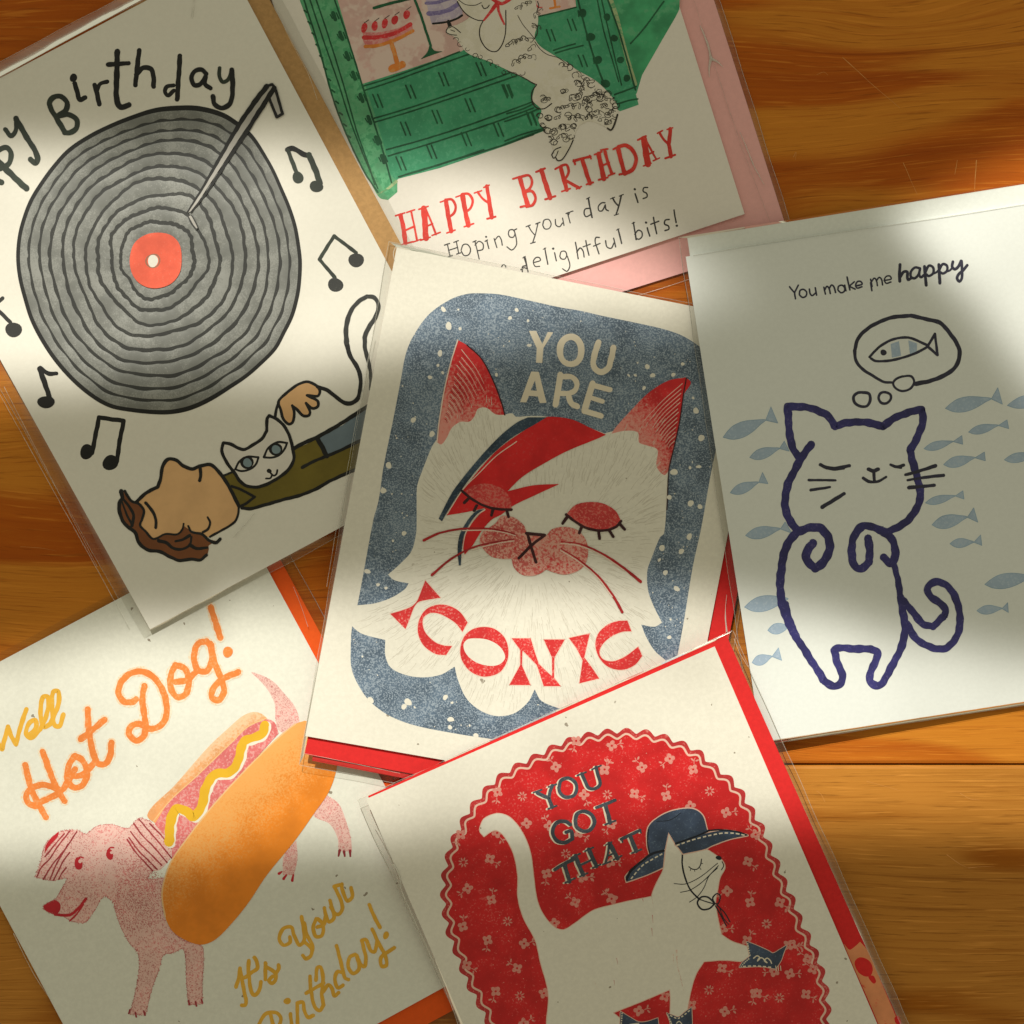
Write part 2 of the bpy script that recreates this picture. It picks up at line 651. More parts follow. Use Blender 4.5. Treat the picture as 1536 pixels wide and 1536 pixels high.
    def sheet(self, mat, quad, z0, z1, bow=0.0):
        """a sheet of card with real thickness, its corners quad (photo order TL TR BR BL)"""
        mi = self.slot(mat)
        n = 12
        grid = {}
        for s_, z in ((0, z0), (1, z1)):
            for i in range(n + 1):
                for j in range(n + 1):
                    u, v_ = i / n, j / n
                    x = (1 - v_) * ((1 - u) * quad[0][0] + u * quad[1][0]) + v_ * ((1 - u) * quad[3][0] + u * quad[2][0])
                    y = (1 - v_) * ((1 - u) * quad[0][1] + u * quad[1][1]) + v_ * ((1 - u) * quad[3][1] + u * quad[2][1])
                    grid[s_, i, j] = self.vert(x, y, z)
        for i in range(n):
            for j in range(n):
                self.face([grid[1, i, j + 1], grid[1, i + 1, j + 1], grid[1, i + 1, j], grid[1, i, j]], mi)
                self.face([grid[0, i, j], grid[0, i + 1, j], grid[0, i + 1, j + 1], grid[0, i, j + 1]], mi)
        for i in range(n):
            for (a, b) in (((i, 0), (i + 1, 0)), ((n, i), (n, i + 1)), ((n - i, n), (n - i - 1, n)), ((0, n - i), (0, n - i - 1))):
                self.face([grid[0, a[0], a[1]], grid[1, a[0], a[1]], grid[1, b[0], b[1]], grid[0, b[0], b[1]]], mi)

    def done(self):
        me = bpy.data.meshes.new(self.name)
        me.from_pydata([tuple(v) for v in self.v], [], self.f)
        for m in self.mats:
            me.materials.append(m)
        me.polygons.foreach_set('material_index', self.mi)
        at = me.attributes.new('t', 'FLOAT', 'POINT')
        at.data.foreach_set('value', self.t)
        if self.smooth:
            me.polygons.foreach_set('use_smooth', [True] * len(me.polygons))
        me.update()
        o = bpy.data.objects.new(self.name, me)
        COL.objects.link(o)
        o.parent = self.parent or self.fr.o
        if self.label:
            o['label'] = self.label
        return o


def inside(p, poly):
    c = False
    j = len(poly) - 1
    for i in range(len(poly)):
        a, b = poly[i], poly[j]
        if (a[1] > p[1]) != (b[1] > p[1]) and p[0] < (b[0] - a[0]) * (p[1] - a[1]) / (b[1] - a[1]) + a[0]:
            c = not c
        j = i
    return c


def edge_dist(p, poly):
    best = 1e9
    for i in range(len(poly)):
        a, b = poly[i - 1], poly[i]
        dx, dy = b[0] - a[0], b[1] - a[1]
        L2 = dx * dx + dy * dy or 1e-9
        u = max(0, min(1, ((p[0] - a[0]) * dx + (p[1] - a[1]) * dy) / L2))
        best = min(best, math.hypot(p[0] - a[0] - u * dx, p[1] - a[1] - u * dy))
    return best


def stipple(part, mat, poly, n, ln=(2.0, 4.5), w=0.8, ang=lambda x, y: 0.0, dens=None, spread=0.5, off=None):
    """n short pencil dashes scattered through poly"""
    x0, x1 = min(p[0] for p in poly), max(p[0] for p in poly)
    y0, y1 = min(p[1] for p in poly), max(p[1] for p in poly)
    if off is None:
        off = part.level(poly, 1)
        part.fr.boxes.append((x0, x1, y0, y1, part.fr.boxes[-1][4] + 2))
    mi = part.slot(mat)
    k = 0
    tries = 0
    while k < n and tries < n * 12:
        tries += 1
        p = (random.uniform(x0, x1), random.uniform(y0, y1))
        if not inside(p, poly):
            continue
        if dens and random.random() > dens(p[0], p[1]):
            continue
        a = ang(p[0], p[1]) + random.gauss(0, spread)
        L = random.uniform(*ln) / 2
        hw = w * random.uniform(0.6, 1.3) / 2
        c, s_ = math.cos(a), math.sin(a)
        z = off + random.random() * LEVEL * 2
        ids = [part.vert(p[0] + sx_ * L * c - sy_ * hw * s_, p[1] + sx_ * L * s_ + sy_ * hw * c, z) for sx_, sy_ in ((-1, 0), (-0.3, 1), (1, 0), (0.3, -1))]
        part.face(ids, mi)
        k += 1


def lerp2(a, b, u):
    return (a[0] + (b[0] - a[0]) * u, a[1] + (b[1] - a[1]) * u)


def sleeve(label, plane, card, outer, low=0.0002, high=0.0009, seams=(0, 1, 2, 3), lip=None, name='clear_sleeve'):
    """the clear bag round a card: its film reaches from the card's edge down to the welded seams"""
    fr = Frame(name, label, 'plastic sleeve', plane, outer, group='clear plastic sleeves round the cards')
    film = Part(fr, 'film')
    film.smooth = True
    mi = film.slot(M['film'])
    n = 46
    rows = 4
    ph = random.random() * 20
    for e in range(4):
        a0, a1 = card[e], card[(e + 1) % 4]
        b0, b1 = outer[e], outer[(e + 1) % 4]
        ids = []
        for r in range(rows + 1):
            u = r / rows
            row = []
            for i in range(n + 1):
                v_ = i / n
                p = lerp2(lerp2(a0, a1, v_), lerp2(b0, b1, v_), u)
                wav = (math.sin(ph + e * 7 + v_ * 23) + math.sin(ph * 2 + v_ * 57 + e * 3)) * 0.00003 * math.sin(math.pi * u)
                row.append(film.vert(p[0], p[1], high + (low - high) * (u ** 0.8) + wav))
            ids.append(row)
        for r in range(rows):
            for i in range(n):
                film.face([ids[r][i], ids[r + 1][i], ids[r + 1][i + 1], ids[r][i + 1]], mi)
    film.done()
    for e in seams:
        sm = Part(fr, 'seam')
        sm.smooth = True
        b0, b1 = outer[e], outer[(e + 1) % 4]
        q = [lerp2(b0, b1, i / 60) for i in range(61)]
        q = [(p[0] + 0.5 * math.sin(i * 0.7 + e), p[1] + 0.5 * math.cos(i * 0.5 + e)) for i, p in enumerate(q)]
        sm.ribbon(M['seam'], q, 1.0, 1.0, low + 0.00006, caps=False, ridge=0.00012, ramp=(0, 0))
        sm.done()
    if lip:
        sm = Part(fr, 'flap_crease')
        sm.smooth = True
        for p, q in lip:
            pts = [lerp2(p, q, i / 40) for i in range(41)]
            sm.ribbon(M['seam'], pts, 1.6, 1.6, high * 0.7 + 0.0002, caps=False, ridge=0.00018, ramp=(0, 0))
        sm.done()
    return fr


# ------------------------------------------------------------------ the wooden table
M['wood_up'] = wood_mat('orange_brown_wood', (0.66, 0.250, 0.026), (0.54, 0.132, 0.008), (0.38, 0.074, 0.004), (0.13, 0.31, 0))
M['wood_low'] = wood_mat('golden_brown_wood', (0.56, 0.235, 0.038), (0.42, 0.135, 0.010), (0.28, 0.074, 0.003), (0.57, 0.11, 0), bend=0.014, fleck=0.5)


def make_table():
    me = bpy.data.meshes.new('tabletop')
    V, F, MI = [], [], []
    ys = 768 - 1147.0
    seam = ys * S
    # planks run along x; each has a small rounded edge at the joint
    edges = [seam - 0.35, seam, seam + 0.35]
    for i in range(2):
        y0, y1 = edges[i] + 0.00022, edges[i + 1] - 0.00022
        r = 0.0009
        prof = [(y0, -0.02), (y0, -r), (y0 + r * 0.3, -r * 0.3), (y0 + r, 0), (y1 - r, 0), (y1 - r * 0.3, -r * 0.3), (y1, -r), (y1, -0.02)]
        b = len(V)
        for x in (-0.5, 0.5):
            V += [(x, y, z) for y, z in prof]
        n = len(prof)
        for j in range(n - 1):
            F.append((b + j, b + n + j, b + n + j + 1, b + j + 1))
            MI.append(i)
        F.append(tuple(b + j for j in range(n)))
        MI.append(i)
        F.append(tuple(b + n + j for j in reversed(range(n))))
        MI.append(i)
    # dark bottom of the joint
    b = len(V)
    V += [(-0.5, seam - 0.01, -0.012), (0.5, seam - 0.01, -0.012), (0.5, seam + 0.01, -0.012), (-0.5, seam + 0.01, -0.012)]
    F.append((b, b + 1, b + 2, b + 3))
    MI.append(0)
    me.from_pydata(V, [], F)
    me.materials.append(M['wood_low'])
    me.materials.append(M['wood_up'])
    me.polygons.foreach_set('material_index', MI)
    me.update()
    o = bpy.data.objects.new('tabletop', me)
    COL.objects.link(o)
    o['kind'] = 'structure'
    o['label'] = 'orange brown wooden tabletop of wide planks under the cards'
    o['category'] = 'table'


make_table()
M['scratch'] = paper_mat('scratched_varnish', (0.66, 0.29, 0.075), rough=0.5)


class OnTable:
    """the tabletop's own axes, which are the world's"""
    def __init__(self, o):
        self.o, self.plane, self.boxes, self.top = o, Plane((0, 0, 0), (1536, 0, 0), (0, 1536, 0)), [], 0.0

    def local(self, v):
        return v


tf = OnTable(bpy.data.objects['tabletop'])
for s_, w_ in (('1264,86 1310,128 1350,162', 1.0), ('1355,244 1366,270 1376,292', 0.9), ('1465,240 1463,262 1462,284', 1.4), ('1436,240 1434,252 1432,262', 0.8), ('1190,236 1194,228 1193,240', 1.0), ('1225,112 1236,108 1242,113', 0.8),
               ('1420,1282 1440,1296 1452,1302', 1.2), ('1452,1302 1472,1300 1492,1300', 0.9), ('1300,1172 1330,1180 1350,1186', 0.6), ('1440,1190 1455,1198 1470,1200', 0.8), ('1225,1186 1232,1192 1238,1204', 0.8), ('1500,60 1512,64 1530,66', 0.5), ('30,820 60,822 84,826', 0.5)):
    q, c = parse(s_)
    tp = Part(tf, 'scratch')
    tp.ribbon(M['scratch'], catmull(q, False, 2), w_, w_ * 0.4, 0.00002, caps=False, wob=0.5)
    tp.done()

# ------------------------------------------------------------------ how each packet lies: (photo x, photo y, height in mm) at three points
PL_HOT = Plane((0, 0, 0.05), (1536, 0, 0.05), (0, 1536, 0.05))
PL_POO = Plane((0, 0, 0.05), (1536, 0, 0.05), (0, 1536, 0.05))
PL_REC = Plane((0, 0, 1.9), (1536, 0, 1.9), (0, 1536, 1.9))
PL_ICO = Plane((580, 0, 3.8), (1000, 0, 1.95), (580, 1536, 3.8))
PL_HAP = Plane((1030, 0, 3.75), (1536, 0, 1.5), (1030, 1536, 3.75))
PL_HAT = Plane((0, 1080, 5.6), (1536, 1080, 5.6), (0, 1680, 1.2))

ENV = (0.0001, 0.00065)      # envelope, bottom and top above the packet's underside
CRD = (0.0008, 0.0015)       # card


def envelope(label, plane, quad, mat, edges=()):
    fr = Frame('envelope', label, 'envelope', plane, quad, group='envelopes behind the cards')
    p = Part(fr, 'envelope_back')
    p.sheet(mat, quad, *ENV)
    p.done()
    for fl in edges:
        q = Part(fr, 'flap')
        q.sheet(mat, fl, -0.00004, ENV[0] - 0.00001)
        q.done()
    return fr


def card(label, plane, quad, mat):
    fr = Frame('greeting_card', label, 'greeting card', plane, quad, group='greeting cards spread on the table')
    fr.top = CRD[1]
    a = Part(fr, 'back_panel')
    a.sheet(mat, quad, CRD[0], CRD[0] + 0.00028)
    a.done()
    b = Part(fr, 'front_panel')
    b.sheet(mat, quad, CRD[0] + 0.00034, CRD[1])
    b.done()
    return fr


Q_REC = [(-181, 213), (338, -62), (730, 674), (225, 944)]
E_REC = [(-176, 221), (361, -81), (757, 655), (230, 937)]
Q_POO = [(317, -288), (868, -471), (1117, 321), (566, 503)]
E_POO = [(370, -260), (931, -440), (1185, 359), (600, 542)]
Q_ICO = [(595, 371), (1153, 482), (1015, 1201), (458, 1104)]
E_ICO = [(600, 392), (1179, 505), (1040, 1238), (457, 1131)]
Q_HAP = [(1028.6, 385), (1600, 297), (1713, 1025), (1142, 1113)]
E_HAP = [(1031, 357), (1600, 266), (1712, 1019), (1140, 1107)]
Q_HOT = [(-152, 1073), (370, 796), (724, 1449), (201, 1736)]
E_HOT = [(-130, 1075), (397, 796), (763, 1470), (230, 1760)]
Q_HAT = [(549, 1198.5), (1072, 969.6), (1363, 1645), (840, 1873)]
E_HAT = [(552, 1194), (1090, 953.5), (1408, 1665), (860, 1900)]

env_pink = envelope('pink envelope behind the poodle card', PL_POO, E_POO, M['pink'])
card_poo = card('birthday card with a white poodle by a green cake shop and red lettering', PL_POO, Q_POO, M['poodle_paper'])
env_orange = envelope('orange envelope behind the hot dog card', PL_HOT, E_HOT, M['orange'])
card_hot = card('birthday card with a pink dog dressed as a hot dog', PL_HOT, Q_HOT, M['green_white'])
env_kraft = envelope('brown kraft envelope behind the record card', PL_REC, E_REC, M['kraft'])
card_rec = card('birthday card with a grey vinyl record above a cat and a brown-haired figure', PL_REC, Q_REC, M['cream_smooth'])
env_ruby = envelope('red envelope behind the card reading ICONIC', PL_ICO, E_ICO, M['red'],
                    edges=[[(470, 1131), (1000, 1225), (998, 1243), (468, 1141)]])
card_ico = card('card with a white cat face on speckled blue reading YOU ARE ICONIC', PL_ICO, Q_ICO, M['cream_fleck'])
env_pale = envelope('pale envelope behind the card of the blue outlined cat', PL_HAP, E_HAP, M['pale'])
card_hap = card('white card with a blue outlined cat dreaming of a fish', PL_HAP, Q_HAP, M['white_card'])
env_scarlet = envelope('red envelope behind the card of the cat in a hat', PL_HAT, E_HAT, M['red'])
card_hat = card('card with a white cat in a blue hat on a red flowered oval', PL_HAT, Q_HAT, M['cream_fleck'])

# ------------------------------------------------------------------ artwork of the record card
BLK = ink('black_print', (0.006, 0.006, 0.005), var=0.3, rough=0.50, spec=0.5)
GRV = ink('groove_grey_print', (0.010, 0.011, 0.008), (0.06, 0.06, 0.05), grain=0.35, scale=2600, rough=0.47, spec=0.8)
VINYL = ink('vinyl_grey_print', (0.20, 0.205, 0.190), (0.29, 0.295, 0.275), grain=0.6, scale=2600, rough=0.5, spec=0.6, blotch=0.9)
SHEEN = ink('vinyl_glint_print', (0.46, 0.47, 0.44), (0.26, 0.265, 0.25), grain=0.55, scale=2200, rough=0.5)  # pale streaks: part print, part painted glints of the embossing
SILV = ink('tonearm_grey_print', (0.44, 0.42, 0.39), var=0.06)
CORAL = ink('coral_print', (0.83, 0.125, 0.068), (0.85, 0.2, 0.13), grain=0.35)
SKIN = ink('skin_print', (0.76, 0.455, 0.215), var=0.06, rough=0.55)
HAIR = ink('hair_brown_print', (0.20, 0.065, 0.018), var=0.1, rough=0.55)
OLIVE = ink('olive_print', (0.165, 0.125, 0.012), var=0.1, rough=0.55)
DENIM = ink('dusty_blue_print', (0.165, 0.22, 0.27), var=0.1, rough=0.55)
CATW = ink('cat_white_print', (0.76, 0.72, 0.66), var=0.04, rough=0.6)
EYEB = ink('eye_blue_print', (0.22, 0.30, 0.34), var=0.1)
GRN = ink('green_black_print', (0.010, 0.020, 0.008), var=0.4, rough=0.5, spec=0.7)

A, B, C = (0, 0, 400), (200, 0, 400), (0, 380, 400)
D, E, G, H4 = (100, 560, 400), (320, 420, 300), (150, 600, 300), (440, 350, 400)

# the record
outline = [(28, 385), (31, 352), (39, 323), (48, 301), (60, 281), (81, 252), (104, 227), (135, 206), (167, 190), (200, 177), (234, 167), (268, 164), (299, 165), (333, 174),
           (359, 190), (377, 206), (393, 229), (408, 255), (421, 284), (432, 310), (441, 338), (446, 365), (449, 392), (448, 420), (445, 443), (437, 473), (425, 498), (412, 522),
           (392, 543), (369, 563), (343, 580), (315, 597), (286, 610), (260, 616), (234, 617), (198, 614), (167, 608), (141, 594), (112, 570), (86, 541), (65, 510), (49, 479), (39, 448), (31, 416)]
outer = catmull(outline, True, 2.0)
CEN = (233, 390)


def ring_pts(f, seed):
    rnd = random.Random(seed)
    ph = [rnd.uniform(0, 6.28) for _ in range(6)]
    out = []
    for p in outer:
        dx, dy = p[0] - CEN[0], p[1] - CEN[1]
        a = math.atan2(dy, dx)
        r0 = math.hypot(dx, dy)
        base = 38 + (r0 - 38) * (f - 0.18) / 0.82 if f > 0.18 else r0 * f
        # the drawing's rings swell to the upper right and pinch at the lower left
        swell = 5.5 * math.sin(math.pi * min(1, f)) * math.cos(a + 0.9) + 4.0 * math.sin(math.pi * f) * max(0, math.cos(a - 2.0)) ** 6
        wv = sum(am * math.sin(q * a + ph[i]) for i, (q, am) in enumerate(((3, 2.2), (5, 1.7), (7, 1.1), (11, 0.8))))
        r = base + swell + wv * min(1, 2.0 * (1.02 - f))
        out.append((CEN[0] + r * math.cos(a), CEN[1] + r * math.sin(a)))
    return out


rec = Part(card_rec, 'printed_record')
rec.poly(VINYL, [outer])
FR = [0.262, 0.345, 0.435, 0.525, 0.612, 0.697, 0.780, 0.857, 0.93, 1.0]
rings = [ring_pts(f, 40 + i) for i, f in enumerate(FR)]
rings[-1] = outer


def var_ring(part, mat, pts, wfun, off, ridge=0.0):
    n = len(pts)
    mi = part.slot(mat)
    Ls, Ms, Rs = [], [], []
    for i, p in enumerate(pts):
        a, b = pts[i - 1], pts[(i + 1) % n]
        dx, dy = b[0] - a[0], b[1] - a[1]
        L = math.hypot(dx, dy) or 1
        nx, ny = -dy / L, dx / L
        w = wfun(p)
        w1 = w * (1 + 0.2 * math.sin(i * 0.31 + p[0] * 0.05))
        Ls.append(part.vert(p[0] + nx * w1, p[1] + ny * w1, off))
        Ms.append(part.vert(p[0], p[1], off + ridge))
        Rs.append(part.vert(p[0] - nx * w, p[1] - ny * w, off))
    for i in range(n):
        j = (i + 1) % n
        part.face([Ls[i], Ls[j], Ms[j], Ms[i]], mi)
        part.face([Ms[i], Ms[j], Rs[j], Rs[i]], mi)


# embossed bands of the record between its grooves
for i in range(len(rings)):
    inner_ = rings[i - 1] if i else [(CEN[0] + 38 * (p[0] - CEN[0]) / math.dist(p, CEN), CEN[1] + 40 * (p[1] - CEN[1]) / math.dist(p, CEN)) for p in outer]
    mid = [lerp2(a, b, 0.5) for a, b in zip(inner_, rings[i])]
    wid = [math.dist(a, b) * 0.40 for a, b in zip(inner_, rings[i])]
    it = iter(wid)
    lv = rec.level(outer, 1)
    var_ring(rec, VINYL, mid, lambda p, it=it: next(it), lv, ridge=0.00018)
lv = rec.level(outer, 1)
for i, r in enumerate(rings):
    def wf(p, i=i):
        topness = max(0.0, (240 - p[1]) / 80)
        w = 2.9 + 1.6 * min(1, topness) * (1 if i >= 3 else 0.4) + 0.5 * math.sin(p[0] * 0.03 + i * 2)
        if i == len(rings) - 1:
            w += 0.9 + 0.8 * max(0, (p[1] - 560) / 60)
        return w
    var_ring(rec, BLK if i == len(rings) - 1 else GRV, r, wf, lv + i * 1e-6)
lv = rec.level(outer, 1)
for i, r in enumerate(rings[:-1]):
    n_ = len(r)
    for a0, a1 in ((random.uniform(0.0, 0.06), random.uniform(0.22, 0.42)), (random.uniform(0.45, 0.55), random.uniform(0.66, 0.9))):
        q = [lerp2(r[j % n_], rings[i + 1][j % n_], 0.36) for j in range(int(a0 * n_), int(a1 * n_))]
        rec.ribbon(SHEEN, q, 1.8, 1.0, lv, caps=False, wob=0.5)
rec.smooth = True
rec_o = rec.done()
card_rec.top += 0.00022
lab = Part(card_rec, 'printed_label', rec_o)
lab.fill(CORAL, '748,1480 775,1400 840,1352 920,1340 990,1358 1035,1410 1046,1490 1035,1570 990,1630 920,1658 850,1655 790,1620 755,1560', A)
lab.dot(ink('label_ring_print', (0.35, 0.16, 0.10)), 881, 1503, 42, 44, A, hole=0.8)
lab.dot(M['cream_smooth'], 881, 1503, 31, 34, A)
lab.done()
arm = Part(card_rec, 'printed_tonearm')
arm.fill(SILV, '772,500! 800,490! 812,506! 630,765! 512,950! 372,1165! 330,1218! 314,1226! 396,1080! 498,915! 606,730!', B, smooth=False)
arm.fill(SILV, '318,1245! 335,1240! 370,1312! 358,1318!', B, smooth=False)
arm.fill(SILV, '785,560! 812,510! 858,655! 828,672!', B, smooth=False)
arm.line(BLK, '768,498 690,600 605,725 500,905', 32, B, w1=20)
arm.line(BLK, '812,508 720,650 645,770 545,920', 30, B, w1=20)
arm.line(BLK, '500,905 400,1080 310,1225', 20, B, w1=9)
arm.line(BLK, '545,920 440,1085 376,1170 335,1222', 20, B, w1=9)
arm.line(BLK, '765,497 800,486! 815,505 840,590 860,655! 826,674! 800,610 782,562', 17, B)
arm.line(GRV, '312,1228 325,1270 362,1322! 372,1310 345,1255 335,1240', 7, B)
arm.done()

card_rec.top -= 0.00022
for nm, k in (('n1', 0),):
    n = Part(card_rec, 'printed_music_note')
    n.line(BLK, '888,862! 920,855 980,888 1012,896!', 30, B)
    n.line(GRN, '890,865 915,930 942,1000', 24, B)
    n.line(GRN, '1012,892 1045,970 1075,1055', 34, B)
    n.dot(GRN, 948, 1022, 31, 36, B)
    n.dot(GRN, 1054, 1074, 38, 34, B)
    n.done()
    n = Part(card_rec, 'printed_music_note')
    n.line(GRN, '240,255! 150,150! 235,15! 362,112', 21, H4)
    n.dot(GRV, 362, 155, 43, 43, H4)
    n.dot(GRV, 243, 297, 43, 42, H4)
    n.done()
    n = Part(card_rec, 'printed_music_note')
    n.line(BLK, '325,692 280,692 232,660', 22, C, w1=26)
    n.line(BLK, '228,665 262,760 292,850', 30, C)
    n.dot(BLK, 265, 857, 48, 37, C)
    n.done()
    n = Part(card_rec, 'printed_music_note')
    n.line(BLK, '530,1150 550,1050 570,945! 712,965! 690,1080 672,1200', 26, C)
    n.dot(BLK, 500, 1143, 40, 43, C)
    n.dot(BLK, 636, 1206, 46, 44, C)
    n.done()
    n = Part(card_rec, 'printed_music_note')
    n.line(GRV, '-90,250! 0,338 60,398', 22, C)
    n.line(GRV, '-60,330 15,258', 22, C)
    n.dot(GRV, 78, 440, 46, 45, C)
    n.done()

t = Part(card_rec, 'printed_lettering')
for s_, w_, m_ in (
    ('375,762! 325,680 285,602 305,562 350,556 386,590 380,632 330,668', 30, GRN), ('330,670 400,660 442,692 440,735 405,764 372,764', 30, GRN),
    ('430,480 445,530 462,575 490,562', 28, BLK), ('545,490 562,550 572,600', 28, BLK), ('556,530 575,485 618,470', 24, BLK),
    ('676,296 672,450 672,570 695,618 742,604', 32, BLK), ('622,372 740,364', 26, BLK),
    ('802,290 790,390 780,490', 28, BLK), ('785,430 825,390 868,398 884,440 885,498', 28, BLK),
    ('1000,492 962,500 950,528 968,550 1002,522', 24, BLK), ('1036,322 1028,460 1020,572', 28, BLK),
    ('1188,425 1160,402 1122,410 1102,450 1118,488 1152,486 1184,440! 1182,485 1212,508', 26, BLK),
    ('1265,392 1264,440 1285,472 1315,458 1335,402', 22, GRN), ('1335,402 1340,500 1328,590 1282,622 1236,600 1226,555', 28, BLK),
    ('30,745 62,782 88,758 95,685', 26, GRN), ('92,682 140,768 198,862 216,912 204,940 176,918', 32, GRN),
    ('-20,870 38,850 64,885 52,940 0,972', 30, GRN), ('-10,930 60,1000 152,1085', 36, GRN), ('-40,1030 8,1050', 34, GRN),
):
    t.line(m_, s_, w_, A)
t.dot(BLK, 423, 448, 22, 24, A)
t.done()

# the woman lying below, her cat and its tail
fig = Part(card_rec, 'printed_figure')
fig.fill(OLIVE, '336,714! 352,706 395,690 442,674 475,659! 491,683! 540,661! 600,640! 600,676! 560,697 532,706 496,720 450,743 423,750 390,759 362,762! 345,738')
fig.fill(DENIM, '478,656! 515,637 548,612 605,572! 605,630! 565,652 540,661 491,682!')
fig.line(BLK, '600,1304 700,1250 820,1195 1000,1090 1175,975 1450,800', 30, E)
fig.line(BLK, '800,1222 840,1290 872,1352', 36, E)
fig.line(BLK, '682,1440 760,1398 850,1360 950,1320 1120,1238 1380,1130', 24, E)
fig.line(BLK, '363,762 376,763 392,759 423,750 450,743 475,733 496,721 532,705 590,682', 5)
fig.fill(SKIN, '285,785 350,715 450,668! 468,600 480,515 515,460 575,460 630,498 690,528 740,522 790,500 850,495 905,545 965,620 1020,720 1066,815! 1060,890 1030,942 950,995 840,1052 780,1030 700,1000 640,985 600,1020 500,1035 420,1065 330,1000 305,960 335,860', G)
fig.line(BLK, '276,785 350,718 445,666! 466,600 480,512 520,457 580,460 645,508 710,530 775,505 850,497 905,545 965,622 1020,722 1066,815', 27, G)
fig.line(BLK, '1066,815 1058,890 1028,942 945,995 845,1050', 18, G)
fig.line(BLK, '768,520 774,575 765,618', 26, G)
fig.line(BLK, '350,790 400,850 428,915 428,980', 23, G)
fig.line(BLK, '826,900 845,940 830,990 790,1015', 14, G, w1=20)
fig.line(BLK, '1012,662 1090,692 1188,744! 1110,802 1070,820', 20, G)
fig.line(BLK, '950,580 1020,552', 16, G)
fig_o = fig.done()
hair = Part(card_rec, 'printed_hair', fig_o)
hair.fill(HAIR, '160,700! 190,700! 235,775 295,797 338,845 330,900 308,962 345,1008 402,1062 445,1058 500,1028 592,1028 640,965! 700,1005 780,1030 850,1072 905,1085! 835,1118 835,1150 810,1208 740,1232 620,1228 540,1200 440,1168 360,1150 300,1090 270,1020 200,960 150,880 152,790 172,760', G)
for s_, w_, e_ in (('163,700 172,758! 150,790 152,870 190,950 270,1020 298,1095 370,1152 460,1165 540,1205 610,1233 700,1222 770,1228 818,1190', 34, 24), ('190,700 238,772 300,800 336,850 324,915 308,962 350,1010 402,1065 440,1060 500,1030 590,1032 630,1000 642,950', 22, 14),
                   ('450,1080 510,1098 562,1138 630,1145 690,1112 702,1050', 28, 16), ('690,1112 740,1140 822,1134', 26, 20), ('580,1085 640,1070 688,1040', 18, 24),
                   ('678,968 702,1012 780,1030 840,1080 888,1096 922,1068', 16, 26), ('180,762 230,828 258,890 245,965', 18, 26), ('165,770 205,880 245,955', 12, 18)):
    hair.line(BLK, s_, w_, G, w1=e_)
hair.done()
hand = Part(card_rec, 'printed_hand', fig_o)
HS = '500,935 560,870 650,803 720,782 782,805 818,850 802,890 720,886! 735,894 802,930 802,970 760,985 712,946! 742,1010 732,1040 690,1042 640,992 606,965! 620,1012 612,1088 580,1106 540,1070 515,990'
hand.fill(SKIN, HS, E)
hand.line(BLK, HS, 22, E, closed=True)
hand.done()
cat = Part(card_rec, 'printed_cat')
cat.line(BLK, '474,1060 482,1000 502,940', 22, E)
cat.line(BLK, '800,820 880,850 960,912 1010,945 1062,945 1110,908 1128,840', 28, E, w1=34)
cat.line(BLK, '1128,840 1130,750 1105,670 1050,580 1022,480', 30, E, w1=36)
cat.line(GRV, '1022,480 1020,370 1050,250 1110,170 1180,125', 40, E, w1=30)
cat.line(GRV, '1180,125 1235,135 1268,195 1250,275 1192,365 1162,440', 30, E, w1=36)
cat.line(GRV, '1162,440 1165,520 1188,620 1208,720 1206,840', 36, E, w1=22)
CS = '948,330! 935,392 975,480 1035,562 1075,622 1130,660 1210,668 1290,642 1380,590 1450,530 1488,455 1478,370 1460,290 1420,210 1362,150 1300,120! 1284,145 1280,240! 1240,300 1180,342 1110,380 1060,368 1000,338'
cat.fill(CATW, CS, G)
cat.line(BLK, CS, 25, G, closed=True)
cat.line(BLK, '1300,547 1312,562 1335,582 1356,568 1362,538', 15, G)
cat.line(BLK, '1322,575 1308,600 1275,603', 15, G)
cat.dot(BLK, 1299, 545, 19, 17, G)
cat_o = cat.done()
for es, ix, iy in (('1038,532! 1072,472 1130,436 1217,440! 1198,492 1150,532 1085,546', 1128, 480), ('1258,440! 1290,372 1360,325 1437,330! 1420,372 1380,420 1318,442', 1348, 378)):
    ey = Part(card_rec, 'printed_eye', cat_o)
    ey.line(BLK, es, 17, G, closed=True)
    ey.dot(BLK, ix, iy, 50, 52, G)
    ey.dot(EYEB, ix + 4, iy + 2, 33, 34, G)
    ey.done()

# ------------------------------------------------------------------ artwork of the poodle card
P_, Q_ = (400, 0, 400), (760, 0, 400)
U5 = (640, 0, 300)          # 300 px square; its lower part is outside what was read
GRN1 = ink('shop_green_print', (0.055, 0.345, 0.175), (0.085, 0.39, 0.21), grain=0.7, scale=700, var=0.12, rough=0.6)
GRN2 = ink('post_green_print', (0.125, 0.43, 0.215), (0.075, 0.36, 0.165), grain=0.7, scale=600, var=0.2, rough=0.6)
GRN3 = ink('door_green_print', (0.055, 0.36, 0.16), (0.11, 0.42, 0.21), grain=0.5, scale=250, var=0.25, rough=0.6)
GLINE = ink('dark_green_line', (0.010, 0.100, 0.040), var=0.3, rough=0.5)
GLITE = ink('light_green_print', (0.40, 0.50, 0.26), (0.15, 0.38, 0.18), grain=0.7, scale=900, rough=0.6)
PINKW = ink('shop_window_pink', (0.70, 0.46, 0.42), (0.78, 0.60, 0.54), grain=0.9, scale=160, var=0.08, rough=0.65)
CRED = ink('cake_red_print', (0.68, 0.030, 0.035), (0.75, 0.12, 0.12), grain=0.6, scale=1200, rough=0.6)
CPNK = ink('cake_pink_print', (0.70, 0.20, 0.20), (0.75, 0.34, 0.32), grain=0.8, scale=1500, rough=0.6)
